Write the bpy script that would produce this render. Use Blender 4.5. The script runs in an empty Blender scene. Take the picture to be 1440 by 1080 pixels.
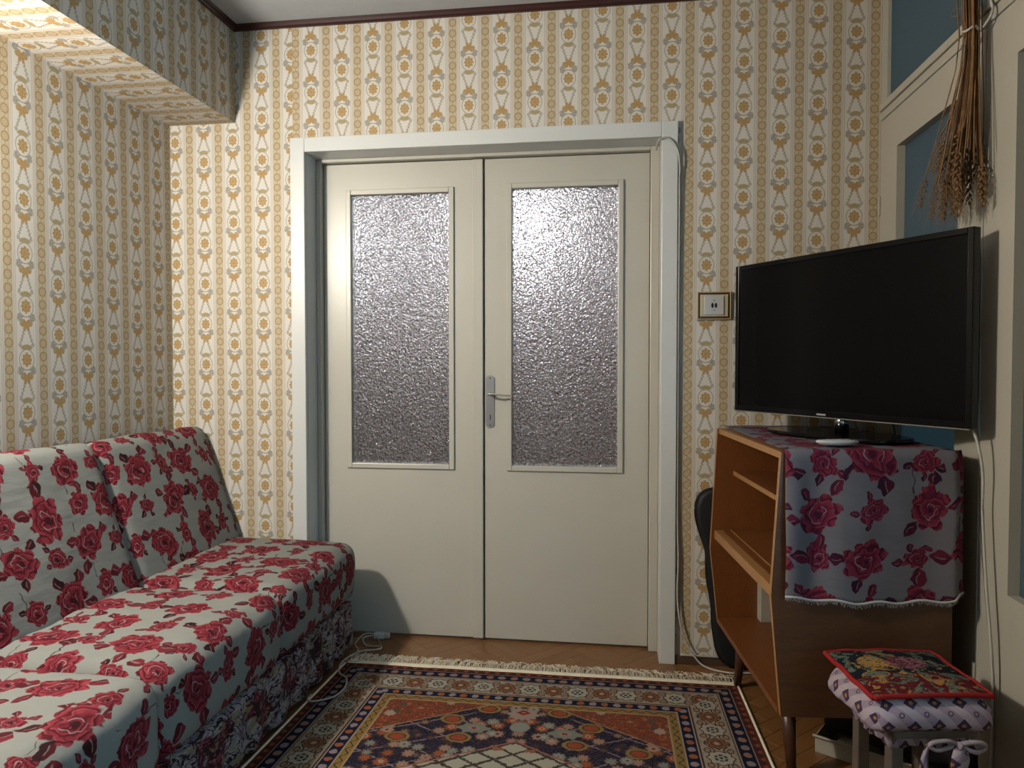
import bpy, math, random
import numpy as np
from mathutils import Vector, Matrix, noise
random.seed(7)
sc = bpy.context.scene
COL = sc.collection
PI = math.pi

# ------------------------------------------------------------------ camera
F_PX, YAW, PITCH = 1022.7, 0.1397, -0.0282
cam_data = bpy.data.cameras.new('camera')
cam_data.sensor_fit = 'HORIZONTAL'
cam_data.sensor_width = 36.0
cam_data.lens = 36.0 * F_PX / 1440.0
cam_data.clip_start = 0.02
cam = bpy.data.objects.new('camera', cam_data)
cam.location = (1.3383, -2.9078, 1.1839)
cam.rotation_euler = (PI / 2 + PITCH, 0, YAW)
COL.objects.link(cam)
sc.camera = cam

# ------------------------------------------------------------------ world, lamps, exposure
world = bpy.data.worlds.new('dusk_sky')
sc.world = world
world.use_nodes = True
bg = world.node_tree.nodes['Background']
bg.inputs[0].default_value = (0.20, 0.47, 0.66, 1)
bg.inputs[1].default_value = 13.5


def point_light(name, loc, power, color, radius):
    d = bpy.data.lights.new(name, 'POINT')
    d.energy = power
    d.color = color
    d.shadow_soft_size = radius
    o = bpy.data.objects.new(name, d)
    o.location = loc
    COL.objects.link(o)
    return o


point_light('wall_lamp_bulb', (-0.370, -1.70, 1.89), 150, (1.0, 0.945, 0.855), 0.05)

sc.view_settings.view_transform = 'Standard'
sc.view_settings.look = 'None'
sc.view_settings.exposure = 0.0
sc.view_settings.gamma = 1.0
sc.view_settings.use_curve_mapping = False
sc.cycles.caustics_refractive = False
sc.cycles.caustics_reflective = False

# ------------------------------------------------------------------ node expression helper
TREE = None


class S:
    """a float socket with arithmetic"""
    def __init__(self, s): self.s = s
    def __add__(a, b): return mth('ADD', a, b)
    __radd__ = __add__
    def __sub__(a, b): return mth('SUBTRACT', a, b)
    def __rsub__(a, b): return mth('SUBTRACT', b, a)
    def __mul__(a, b): return mth('MULTIPLY', a, b)
    __rmul__ = __mul__
    def __truediv__(a, b): return mth('DIVIDE', a, b)
    def __rtruediv__(a, b): return mth('DIVIDE', b, a)
    def __neg__(a): return mth('MULTIPLY', a, -1.0)


def put(inp, v):
    if isinstance(v, S): TREE.links.new(v.s, inp)
    elif isinstance(v, bpy.types.NodeSocket): TREE.links.new(v, inp)
    else: inp.default_value = v


def mth(op, a, b=None, c=None, clamp=False):
    n = TREE.nodes.new('ShaderNodeMath')
    n.operation = op
    n.use_clamp = clamp
    put(n.inputs[0], a)
    if b is not None: put(n.inputs[1], b)
    if c is not None: put(n.inputs[2], c)
    return S(n.outputs[0])


def ab(a): return mth('ABSOLUTE', a)
def mx(a, b): return mth('MAXIMUM', a, b)
def mn(a, b): return mth('MINIMUM', a, b)
def fl(a): return mth('FLOOR', a)
def fr(a): return mth('FRACT', a)
def sq(a): return mth('SQRT', a)
def sn(a): return mth('SINE', a)
def cs(a): return mth('COSINE', a)
def at2(a, b): return mth('ARCTAN2', a, b)
def hyp(x, y): return sq(x * x + y * y)
def wrap(a, lo, hi): return mth('WRAP', a, hi, lo)
def pmod(a, b): return wrap(a, 0.0, b)
def parity(a): return wrap(a, 0.0, 2.0)
def inside(d, w): return mth('MULTIPLY_ADD', d, -1.0 / w, 0.5, clamp=True)     # 1 where d < 0
def band(x, lo, hi, w): return inside(ab(x - (lo + hi) / 2) - (hi - lo) / 2, w)
def gt(a, b): return mth('GREATER_THAN', a, b)
def hsh(a, b, k):
    return fr(sn(a * (12.9898 + k) + b * (78.233 - k * 1.7) + k) * 43758.5453)


def mixc(f, a, b):
    n = TREE.nodes.new('ShaderNodeMix')
    n.data_type = 'RGBA'
    n.clamp_factor = True
    put(n.inputs[0], f)
    for i, v in ((6, a), (7, b)):
        if isinstance(v, tuple): n.inputs[i].default_value = (*v, 1) if len(v) == 3 else v
        else: put(n.inputs[i], v)
    return n.outputs[2]


def mixf(f, a, b): return a + (b - a) * f


def comb(x, y, z=0.0):
    n = TREE.nodes.new('ShaderNodeCombineXYZ')
    put(n.inputs[0], x); put(n.inputs[1], y); put(n.inputs[2], z)
    return n.outputs[0]


def uvxy():
    n = TREE.nodes.new('ShaderNodeUVMap')
    s = TREE.nodes.new('ShaderNodeSeparateXYZ')
    TREE.links.new(n.outputs[0], s.inputs[0])
    return S(s.outputs[0]), S(s.outputs[1])


def objco():
    n = TREE.nodes.new('ShaderNodeTexCoord')
    return n.outputs['Object']


def nz(vec, scale, detail=2.0, rough=0.5, dist=0.0):
    n = TREE.nodes.new('ShaderNodeTexNoise')
    if vec is not None: put(n.inputs['Vector'], vec)
    n.inputs['Scale'].default_value = scale
    n.inputs['Detail'].default_value = detail
    n.inputs['Roughness'].default_value = rough
    n.inputs['Distortion'].default_value = dist
    return S(n.outputs[0]), n.outputs[1]


def vor(vec, scale, feature='F1', rand=1.0):
    n = TREE.nodes.new('ShaderNodeTexVoronoi')
    n.feature = feature
    put(n.inputs['Vector'], vec)
    n.inputs['Scale'].default_value = scale
    n.inputs['Randomness'].default_value = rand
    return n


def sepc(c):
    n = TREE.nodes.new('ShaderNodeSeparateColor')
    TREE.links.new(c, n.inputs[0])
    return S(n.outputs[0]), S(n.outputs[1]), S(n.outputs[2])


def vscale(vec, x, y, z):
    n = TREE.nodes.new('ShaderNodeVectorMath')
    n.operation = 'MULTIPLY'
    put(n.inputs[0], vec)
    n.inputs[1].default_value = (x, y, z)
    return n.outputs[0]


def bump(h, strength, dist, normal=None):
    n = TREE.nodes.new('ShaderNodeBump')
    n.inputs['Strength'].default_value = strength
    n.inputs['Distance'].default_value = dist
    put(n.inputs['Height'], h)
    if normal is not None: put(n.inputs['Normal'], normal)
    return n.outputs[0]


class Mat:
    def __init__(self, name, color=(0.5, 0.5, 0.5), rough=0.5, spec=0.5, metal=0.0, alb=0.6):
        global TREE
        self.alb = alb
        self.m = bpy.data.materials.new(name)
        self.m.use_nodes = True
        TREE = self.t = self.m.node_tree
        self.p = self.t.nodes['Principled BSDF']
        self.set(color=color, rough=rough)
        self.p.inputs['Specular IOR Level'].default_value = spec
        self.p.inputs['Metallic'].default_value = metal

    def set(self, color=None, rough=None, normal=None):
        if color is not None:
            i = self.p.inputs['Base Color']
            if isinstance(color, tuple): i.default_value = (*color, 1)
            elif self.alb != 1.0: put(i, mixc(1.0 - self.alb, color, (0.0, 0.0, 0.0)))
            else: put(i, color)
        if rough is not None: put(self.p.inputs['Roughness'], rough)
        if normal is not None: put(self.p.inputs['Normal'], normal)
        return self


def plain(name, color, rough=0.5, spec=0.5, metal=0.0, var=0.06, nscale=14.0, bstr=0.0, bdist=0.002, bscale=60.0, alb=0.6):
    """single-colour material with a little procedural unevenness"""
    M_ = Mat(name, color, rough, spec, metal, 1.0 if metal > 0.5 else alb)
    o = objco()
    n, _ = nz(o, nscale, 4.0)
    dark = tuple(c * (1 - var * 2) for c in color)
    lite = tuple(min(1, c * (1 + var)) for c in color)
    M_.set(color=mixc(n, dark, lite))
    if bstr:
        h, _ = nz(o, bscale, 3.0)
        M_.set(normal=bump(h, bstr, bdist))
    return M_.m


# ------------------------------------------------------------------ materials
def wallpaper():
    """UV in pattern units: u = 1 per stripe pair, v = 1 per medallion; v grows towards the tulip flower"""
    M_ = Mat('striped_wallpaper', rough=0.62, spec=0.25)
    u, v = uvxy()
    uk = fl(u + 0.5)
    U = (u - uk) * 132.0
    X = ab(U)
    v2 = v + parity(uk) * 0.5
    Y = wrap(v2, -0.5, 0.5) * 172.0
    Yv = pmod(v2, 1.0) * 172.0
    o = comb(u * 1.0, v * 1.3, 0.0)
    n1, _ = nz(o, 42.0, 2.0)
    n2, _ = nz(o, 5.0, 3.0)
    nn = n1 - 0.5
    Xw = X + nn * 5.0
    Yw = Y + nn * 6.0
    aa = 1.6
    cream = (0.82, 0.775, 0.705)
    gold = mixc(inside(n1 - 0.47, 0.12), (0.58, 0.375, 0.155), (0.40, 0.24, 0.092))
    goldl = (0.50, 0.37, 0.18)
    grey = (0.37, 0.34, 0.285)
    c = mixc(band(X, 37.0, 39.5, aa), cream, (0.56, 0.50, 0.40))
    c = mixc(band(X, 43.0, 45.5, aa), c, (0.56, 0.47, 0.35))
    c = mixc(inside(48.5 - X, aa), c, mixc(inside(nn, 0.2), (0.68, 0.575, 0.40), (0.57, 0.46, 0.30)))
    # ring chain in the tan stripe
    Xc = 66.0 - X
    Yc = wrap(v2 * 4.0 + 0.25, -0.5, 0.5) * 43.0
    r = hyp(Xc * 1.08, Yc)
    c = mixc(inside(r - 12.0, aa), c, (0.64, 0.50, 0.32))
    c = mixc(inside(ab(r - 14.0) - 2.6, 2.6), c, (0.43, 0.315, 0.16))
    c = mixc(inside(ab(r - 6.0) - 0.8, 2.0), c, (0.52, 0.40, 0.24))
    c = mixc(inside(hyp(Xc - 5.0, ab(Yc) - 19.0) - 2.2, aa), c, (0.74, 0.62, 0.45))
    c = mixc(inside(hyp(Xc, ab(Yc) - 21.0) - 2.6, aa), c, (0.50, 0.35, 0.17))
    # grey leaf scrolls and white bow above the medallion
    scroll = inside(hyp((Xw - 22.0) / 13.0, (Yw - 39.0) / 10.0) - 1.0, 0.3)
    scroll2 = inside(hyp((Xw - 15.0) / 14.0, (Yw - 27.0) / 8.0) - 1.0, 0.3)
    scroll3 = inside(hyp((Xw - 29.0) / 4.5, (Yw - 31.0) / 9.0) - 1.0, 0.3)
    sc_ = mx(mx(scroll, scroll2), scroll3) * inside(n1 - 0.60, 0.15)
    c = mixc(sc_, c, grey)
    c = mixc(inside(ab(hyp(X / 15.0, (Y - 36.0) / 7.5) - 0.8) - 0.22, 0.15) * inside(36.0 - Y, 3.0), c, (0.86, 0.83, 0.76))
    # tulip cluster
    th = at2(Yv - 60.0, Xw + 0.01)
    rf = hyp(Xw, (Yv - 60.0) * 1.05)
    fl_ = inside(rf - 18.0 - 5.0 * cs(th * 6.0) - nn * 14, 3.0)
    c = mixc(inside(hyp((Xw - 16.0) / 9.0, (Yv - 54.0) / 8.0) - 1.0, 0.25), c, goldl)
    c = mixc(fl_, c, gold)
    # dotted ribbons spreading from the tulip to the swag
    rx = 7.0 + (Yv - 74.0) * 0.36 + 2.2 * sn(Yv * 0.55)
    rib = inside(ab(X - rx - nn * 8) - 3.6, 2.5) * band(Yv, 74.0, 118.0, 2.0) * inside(n1 - 0.60, 0.15)
    c = mixc(rib, c, (0.42, 0.37, 0.27))
    c = mixc(inside(hyp((Xw - 24.0) / 6.5, (Yw + 48.0) / 7.0) - 1.0, 0.3) * inside(n1 - 0.55, 0.2), c, grey)
    # swag under the medallion
    sw = inside(hyp(Xw / 22.0, (Yw + 41.0 - X * 0.12) / 9.0) - 1.0, 0.25)
    c = mixc(sw, c, mixc(inside(n1 - 0.5, 0.1), (0.52, 0.40, 0.19), (0.42, 0.35, 0.20)))
    # medallion
    e = hyp(X / 25.0, Y / 30.0)
    c = mixc(inside(e - 1.16, 0.06), c, (0.62, 0.58, 0.48))
    c = mixc(inside(ab(e - 1.13) - 0.035, 0.06), c, grey)
    c = mixc(inside(e - 0.99, 0.06), c, (0.88, 0.85, 0.77))
    c = mixc(inside(ab(e - 0.80) - 0.03, 0.06), c, (0.60, 0.50, 0.34))
    t2 = at2(Y, U + 0.01)
    rm = hyp(X, Y * 0.86)
    c = mixc(inside(rm - 18.0 - 2.0 * cs(t2 * 8.0) - nn * 8, 2.5), c, gold)
    c = mixc(inside(ab(rm - 8.5) - 1.0, 1.6) * inside(n1 - 0.52, 0.1), c, (0.66, 0.50, 0.27))
    # slight yellowing of old paper
    c = mixc((n2 - 0.3) * 0.35, c, mixc(0.6, c, (0.62, 0.56, 0.42)))
    h, _ = nz(o, 160.0, 2.0)
    M_.set(color=c, normal=bump(h, 0.25, 0.0006))
    return M_.m


def rose_layer(px, py, half, rlo, rhi, seed, base, warp):
    """roses on a square lattice of pitch 2*half (metres). returns (colour, mask) composited over base"""
    pit = 2 * half
    ix, iy = fl(px / pit), fl(py / pit)
    h1, h2, h3, h4 = (hsh(ix, iy, seed + k) for k in (0.3, 1.9, 3.7, 5.1))
    lx = px - (ix + 0.5) * pit - (h1 - 0.5) * half * 0.34 + (warp[0] - 0.5) * 0.032
    ly = py - (iy + 0.5) * pit - (h2 - 0.5) * half * 0.34 + (warp[1] - 0.5) * 0.032
    R = rlo + (rhi - rlo) * h3
    rot = h4 * 6.283
    th = at2(ly, lx)
    r = hyp(lx, ly) / R * (1.0 + 0.13 * cs(th * 2.0 + rot))
    w3 = warp[2] - 0.5
    # leaves: five slots, some empty
    slot = (th + rot * 2.0 + 12.566) / 1.2566
    si = fl(slot)
    a = (slot - si - 0.5) * 1.2566
    keep = hsh(si + ix * 7.0, iy + si, seed + 8.0)
    la = r * cs(a) - 1.32 - (keep - 0.5) * 0.2
    lb = r * sn(a)
    leaf_e = hyp(la / 0.44, lb / (0.31 - ab(la) * 0.26)) - 1.0
    leaf = inside(leaf_e, 0.14) * gt(keep, 0.40)
    dark = (0.060, 0.012, 0.018)
    leafc = mixc(inside(keep - 0.62, 0.05), (0.30, 0.028, 0.050), dark)
    leafc = mixc(inside(lb + w3 * 0.5 + 0.04, 0.12), leafc, (0.16, 0.015, 0.026))
    leafc = mixc(inside(ab(lb + 0.03) - 0.022, 0.03) * inside(ab(la) - 0.2, 0.1), leafc, (0.46, 0.36, 0.34))
    c = mixc(leaf, base, leafc)
    # stem
    stem = inside(ab(ly + R * 1.45 + (lx - R * .35) * 0.9 + lx * lx * 8.0) - R * 0.045, 0.004) * inside(ab(lx - R * .4) - R * 0.45, 0.004) * gt(h1, 0.55)
    c = mixc(stem, c, dark)
    # bloom
    lobes = mth('ABSOLUTE', sn(th * 3.5 + rot))
    lob2 = ab(sn(th * 11.0 + rot * 3.0))
    edge = 0.80 + 0.24 * lobes + 0.05 * lob2 + w3 * 0.35
    bloom = inside(r - edge, 0.06)
    # petals: off-centre overlapping arcs
    sp = fr(r * 2.5 - th / 6.2832 + lobes * 0.34 + w3 * 2.2)
    th2 = fr(th * 0.80 + r * 1.2 + w3 * 2.5)
    bc = mixc(inside(r - 0.62, 0.35), (0.50, 0.058, 0.082), (0.37, 0.032, 0.055))
    bc = mixc(inside(sp - 0.34, 0.30), bc, (0.16, 0.012, 0.026))
    bc = mixc(inside(0.80 - sp, 0.2) * 0.8, bc, (0.60, 0.10, 0.13))
    bc = mixc(inside(th2 - 0.12, 0.12) * inside(0.3 - r, 0.1) * 0.75, bc, (0.20, 0.015, 0.03))
    arc = inside(ab(r - 0.47 - w3 * 0.5) - 0.022, 0.035) * inside(cs(th + rot) * -1.0 + 0.25, 0.2)
    arc2 = inside(ab(r - 0.26 - w3 * 0.4) - 0.02, 0.035) * inside(cs(th + rot + 2.6) * -1.0 + 0.35, 0.2)
    bc = mixc(mx(arc, arc2), bc, (0.66, 0.52, 0.50))
    bc = mixc(inside(hyp(lx / R * 2.2, ly / R * 1.2 - 0.1) - 0.26 - w3 * 0.5, 0.15), bc, (0.085, 0.010, 0.018))
    c = mixc(bloom, c, bc)
    return c


def rose_fabric(name, ground, cool_light=0.0, alb=0.335):
    """UV in metres"""
    M_ = Mat(name, rough=0.85, spec=0.15, alb=alb)
    u, v = uvxy()
    vec = comb(u, v)
    _, nc = nz(vec, 27.0, 1.5, 0.5)
    warp = sepc(nc)
    p = (u + v) * 0.70711
    q = (u - v) * 0.70711
    half = 0.094
    # second lattice sits in the gaps of the first
    c = rose_layer(p + half, q + half, half, 0.027, 0.038, 2.0, ground, warp)
    c = rose_layer(p, q, half, 0.050, 0.064, 11.0, c, warp)
    if cool_light:
        c = mixc(cool_light, c, mixc(0.5, c, (0.25, 0.05, 0.35)))  # violet cast of cool light mixed into the print colours
    wv, _ = nz(vscale(vec, 1.0, 1.0, 1.0), 900.0, 1.0)
    big, _ = nz(vscale(vec, 1.0, 3.0, 1.0), 9.0, 3.0)
    nrm = bump(big, 0.35, 0.010)
    M_.set(color=c, normal=bump(wv, 0.25, 0.0006, nrm))
    return M_.m


def valance_fabric():
    M_ = Mat('dark_floral_valance_fabric', rough=0.9, spec=0.1)
    u, v = uvxy()
    vec = comb(u * 1.5, v)
    _, nc = nz(vec, 22.0, 3.0)
    a, b, cc = sepc(nc)
    V = vor(comb(u * 1.5 + (a - 0.5) * 0.10, v + (b - 0.5) * 0.10), 8.5)
    d = S(V.outputs['Distance'])
    r1, g1, b1 = sepc(V.outputs['Color'])
    n2, _ = nz(vec, 19.0, 2.5, 0.6, 1.2)
    n3, _ = nz(vec, 10.0, 2.5, 0.55, 1.4)
    c = mixc(inside(n3 - 0.52, 0.06), (0.44, 0.37, 0.385), (0.29, 0.205, 0.24))
    c = mixc(inside(d - 0.42 - (cc - 0.5) * 0.5, 0.08) * gt(r1, 0.35), c, (0.17, 0.028, 0.045))
    c = mixc(inside(d - 0.24, 0.06) * gt(r1, 0.35), c, (0.34, 0.07, 0.10))
    c = mixc(inside(ab(n2 - 0.5) - 0.035, 0.03), c, (0.025, 0.020, 0.020))
    c = mixc(inside(0.60 - n2, 0.03) * 0.8, c, (0.30, 0.26, 0.10))
    c = mixc(inside(n3 - 0.40, 0.03), c, (0.045, 0.028, 0.030))
    h, _ = nz(vec, 25.0, 3.0)
    M_.set(color=c, normal=bump(h, 0.5, 0.01))
    return M_.m


def rug_mat():
    """UV in metres, u across the width (0..RW), v from the far end"""
    M_ = Mat('persian_rug_pile', rough=0.95, spec=0.05)
    u, v = uvxy()
    vec0 = comb(u, v)
    n0, nc = nz(vec0, 70.0, 2.0)
    w1, w2, w3 = sepc(nc)
    uw = u + (w1 - 0.5) * 0.010
    vw = v + (w2 - 0.5) * 0.010
    W = RW
    da = mn(u, W - u)
    d = mn(da, v)
    side = inside(da - v, 0.001)               # 1 on the sides
    s = mixf(side, uw - W / 2, vw)             # coordinate along the band
    navy = (0.016, 0.018, 0.042)
    rust = (0.36, 0.085, 0.035)
    creamc = (0.50, 0.43, 0.32)
    pinkc = (0.44, 0.27, 0.20)
    goldc = (0.36, 0.22, 0.07)
    brick = (0.20, 0.045, 0.030)
    # ---- field
    cx = ab(uw - W / 2)
    fy = vw
    vecf = comb(cx, fy)
    span = inside(ab(fy * 1.0 - 0.262) - (cx - 0.10) * 0.62, 0.004)
    V = vor(vecf, 20.0, 'F1', 0.8)
    vd = S(V.outputs['Distance'])
    cr, cg, cb = sepc(V.outputs['Color'])
    pos = TREE.nodes.new('ShaderNodeVectorMath'); pos.operation = 'SUBTRACT'
    TREE.links.new(vscale(vecf, 1, 1, 1), pos.inputs[0])
    TREE.links.new(V.outputs['Position'], pos.inputs[1])
    sp_ = TREE.nodes.new('ShaderNodeSeparateXYZ'); TREE.links.new(pos.outputs[0], sp_.inputs[0])
    lx, ly = S(sp_.outputs[0]), S(sp_.outputs[1])
    th = at2(ly, lx + 0.0001)
    pet = ab(cs(th * 4.0))
    ground = mixc(span, navy, rust)
    n4, _ = nz(vecf, 120.0, 2.0, 0.6, 1.0)
    n5, _ = nz(vecf, 62.0, 2.0, 0.6, 1.5)
    ground = mixc(inside(ab(n5 - 0.5) - 0.022, 0.02), ground, mixc(span, (0.12, 0.085, 0.10), (0.06, 0.045, 0.045)))
    ground = mixc(inside(0.60 - n5, 0.03) * 0.85, ground, mixc(span, (0.030, 0.026, 0.045), (0.48, 0.17, 0.07)))
    ground = mixc(inside(n5 - 0.40, 0.03) * span, ground, (0.13, 0.07, 0.06))
    # lilac lattice over the navy
    dg1 = ab(wrap(cx * 0.55 + fy, -0.062, 0.062))
    dg2 = ab(wrap(cx * 0.55 - fy, -0.062, 0.062))
    lat = inside(mn(dg1, dg2) - 0.0030, 0.002) * inside(0.16 - cx, 0.02)
    ground = mixc(lat * (1.0 - span), ground, (0.33, 0.24, 0.27))
    flo = inside(vd - 0.34 - 0.12 * pet, 0.05)
    fcol = mixc(gt(cr, 0.72), mixc(gt(cr, 0.38), pinkc, (0.42, 0.12, 0.05)), (0.30, 0.31, 0.27))
    fcol = mixc(span, fcol, mixc(gt(cg, 0.45), (0.12, 0.10, 0.08), (0.50, 0.36, 0.26)))
    ground = mixc(inside(vd - 0.46 - 0.10 * pet, 0.04) * (1.0 - span), ground, (0.10, 0.055, 0.05))
    ground = mixc(flo, ground, fcol)
    ground = mixc(inside(ab(vd - 0.20) - 0.03, 0.03), ground, mixc(gt(cb, 0.5), creamc, (0.03, 0.03, 0.05)))
    ground = mixc(inside(vd - 0.10, 0.04), ground, mixc(gt(cb, 0.5), (0.30, 0.03, 0.03), creamc))
    # palmettes: gold crescents and grey-green cartouches near the axis
    def ell(x0, y0, a, b): return hyp((cx - x0) / a, (fy - y0) / b)
    for x0, y0 in ((0.118, 0.30), (0.225, 0.385), (0.37, 0.52), (0.18, 0.50)):
        e = ell(x0, y0, 0.040, 0.030)
        cres = inside(e - 1.0, 0.12)
        ground = mixc(cres, ground, goldc)
        ground = mixc(inside(e - 0.72, 0.1), ground, (0.05, 0.07, 0.05))
        ground = mixc(inside(e - 0.58, 0.1), ground, (0.42, 0.09, 0.045))
    e = ell(0.145, 0.435, 0.050, 0.030)
    ground = mixc(inside(e - 1.0 - 0.12 * cs(at2(fy - 0.435, cx - 0.145) * 8.0), 0.1), ground, (0.27, 0.28, 0.23))
    ground = mixc(inside(e - 0.42, 0.08), ground, (0.40, 0.30, 0.26))
    ground = mixc(inside(e - 0.20, 0.08), ground, (0.34, 0.05, 0.05))
    e = ell(0.0, 0.325, 0.050, 0.038)
    e2 = ab(cx) / 0.026 + ab(fy - 0.312) / 0.018
    ground = mixc(inside(e - 1.0 - 0.1 * cs(at2(fy - 0.325, cx) * 12.0), 0.1), ground, (0.45, 0.33, 0.28))
    ground = mixc(inside(e2 - 1.0, 0.1), ground, (0.34, 0.03, 0.04))
    ground = mixc(inside(e2 - 0.35, 0.1), ground, (0.42, 0.30, 0.10))
    ground = mixc(inside(ell(0.0, 0.42, 0.03, 0.030) - 1.0 + (fy - 0.42) * 10.0, 0.2), ground, (0.33, 0.34, 0.30))
    # central diamond medallion with a cream lattice
    dm = fy + cx * 0.62 * -1.0 - 0.500
    dmask = inside(-dm, 0.003)
    dl = mn(ab(wrap(cx * 0.7 + fy, -0.036, 0.036)), ab(wrap(cx * 0.7 - fy, -0.036, 0.036)))
    dcol = mixc(inside(dl - 0.0065 - (n5 - 0.5) * 0.02, 0.003), (0.52, 0.48, 0.38), (0.08, 0.065, 0.05))
    dcol = mixc(inside(vd - 0.22, 0.05), dcol, (0.36, 0.16, 0.08))
    ground = mixc(dmask, ground, dcol)
    ground = mixc(inside(ab(dm) - 0.004, 0.003), ground, (0.40, 0.14, 0.11))
    ground = mixc(inside(ab(ab(fy - 0.262) - (cx - 0.10) * 0.62) - 0.003, 0.002), ground, (0.40, 0.27, 0.17))
    c = ground
    # ---- borders from the inside out
    def bd(lo, hi, col):
        nonlocal c
        c = mixc(inside(d - hi, 0.0015), c, col)
    bd(0, 0.272, (0.52, 0.36, 0.20))
    bd(0, 0.267, goldc)
    zz = ab(d - 0.252 - 0.007 * sn(s * 150.0)) - 0.0022
    c = mixc(inside(zz, 0.0015) * inside(d - 0.266, 0.001), c, (0.05, 0.05, 0.03))
    bd(0, 0.238, (0.50, 0.40, 0.34))
    bd(0, 0.234, navy)
    k = fl(s / 0.041)
    l = wrap(s, 0, 0.041) - 0.0205
    bl = hyp(l / 0.0125, (d - 0.215) / 0.0125)
    kk = parity(k)
    c = mixc(inside(bl - 1.0 - (w3 - .5) * 0.6, 0.15) * inside(d - 0.233, 0.001), c, mixc(kk, (0.42, 0.14, 0.06), (0.38, 0.31, 0.33)))
    bd(0, 0.197, (0.50, 0.40, 0.34))
    bd(0, 0.193, (0.10, 0.04, 0.03))
    bd(0, 0.187, creamc)
    c = mixc(inside(ab(n5 - 0.5) - 0.016, 0.015) * inside(d - 0.186, 0.001), c, (0.16, 0.10, 0.065))
    # main border rosettes
    P = 0.170
    a1 = wrap(s, -P / 2, P / 2)
    a2 = wrap(s + P / 2, -P / 2, P / 2)
    dd = d - 0.135
    m_in = inside(d - 0.186, 0.001)
    sc2 = ab(ab(dd) - 0.026 - 0.012 * cs(s * 2 * PI / P * 2.0)) - 0.0022
    c = mixc(inside(sc2, 0.002) * m_in, c, (0.09, 0.05, 0.035))
    e1 = hyp(a1, dd * 1.0)
    t1 = at2(dd, a1 + 0.0001)
    c = mixc(inside(e1 - 0.040 - 0.003 * cs(t1 * 8.0), 0.002) * m_in, c, (0.09, 0.05, 0.035))
    c = mixc(inside(e1 - 0.036 - 0.003 * cs(t1 * 8.0), 0.002) * m_in, c, (0.55, 0.50, 0.40))
    c = mixc(inside(ab(e1 - 0.016) - 0.004, 0.003) * inside(ab(cs(t1 * 3.0)) * -1.0 + 0.4, 0.2), c, (0.04, 0.06, 0.06))
    c = mixc(inside(e1 - 0.006, 0.002), c, (0.05, 0.06, 0.06))
    e3 = hyp(a2, dd)
    t3 = at2(dd, a2 + 0.0001)
    c = mixc(inside(e3 - 0.033 - 0.004 * cs(t3 * 8.0), 0.002) * m_in, c, (0.07, 0.04, 0.03))
    c = mixc(inside(e3 - 0.029 - 0.004 * cs(t3 * 8.0), 0.002) * m_in, c, (0.34, 0.13, 0.06))
    c = mixc(inside(ab(e3 - 0.016) - 0.002, 0.002), c, (0.06, 0.06, 0.05))
    c = mixc(inside(e3 - 0.008, 0.002), c, creamc)
    e5 = hyp(wrap(s + P / 4, -P / 4, P / 4) / 0.015, (ab(dd) - 0.034) / 0.011)
    c = mixc(inside(e5 - 1.0, 0.15) * m_in, c, (0.13, 0.075, 0.05))
    c = mixc(inside(e5 - 0.66, 0.15) * m_in, c, pinkc)
    bd(0, 0.0835, (0.10, 0.04, 0.03))
    bd(0, 0.080, (0.50, 0.40, 0.34))
    bd(0, 0.076, navy)
    l2 = wrap(s, 0, 0.046) - 0.023
    b2 = hyp(l2 / 0.0145, (d - 0.0545) / 0.0125)
    k2 = parity(fl(s / 0.046))
    c = mixc(inside(b2 - 1.0 - (w3 - .5) * 0.7, 0.15) * inside(d - 0.075, 0.001), c, mixc(k2, (0.40, 0.22, 0.16), (0.34, 0.27, 0.27)))
    bd(0, 0.034, (0.46, 0.34, 0.28))
    bd(0, 0.031, brick)
    tri = ab(wrap(s, -0.02, 0.02)) - (d - 0.004) * 0.75
    c = mixc(inside(tri, 0.002) * inside(d - 0.030, 0.001), c, (0.075, 0.035, 0.030))
    c = mixc(inside(hyp(wrap(s + 0.02, -0.02, 0.02) / 0.008, (d - 0.014) / 0.006) - 1.0, 0.2), c, (0.36, 0.12, 0.06))
    pile, _ = nz(vec0, 500.0, 2.0)
    c = mixc(pile * 0.55 - 0.05, c, mixc(0.75, c, (0.02, 0.015, 0.012)))
    M_.set(color=c, normal=bump(pile, 0.8, 0.004))
    return M_.m


def wood(name, c1, c2, c3, rough, axis=(1, 1, 1), gs=1.0, spec=0.5, rnd=False):
    M_ = Mat(name, rough=rough, spec=spec)
    o = vscale(objco(), *axis)
    if rnd:
        oi = TREE.nodes.new('ShaderNodeObjectInfo')
        ad = TREE.nodes.new('ShaderNodeVectorMath'); ad.operation = 'ADD'
        TREE.links.new(o, ad.inputs[0])
        cmb = comb(S(oi.outputs['Random']) * 31.0, S(oi.outputs['Random']) * 17.0)
        TREE.links.new(cmb, ad.inputs[1])
        o = ad.outputs[0]
    n1, _ = nz(o, 3.0 * gs, 4.0, 0.6, 0.6)
    n2, _ = nz(o, 26.0 * gs, 5.0, 0.7, 0.3)
    c = mixc(mth('MULTIPLY_ADD', n1, 2.4, -0.7, clamp=True), c1, c2)
    c = mixc(mth('MULTIPLY_ADD', n2, 2.0, -0.75, clamp=True), c, c3)
    if rnd:
        c = mixc(S(oi.outputs['Random']) * 0.5, c, mixc(0.6, c, c3))
    M_.set(color=c, normal=bump(n2, 0.15, 0.001))
    return M_.m


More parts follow.
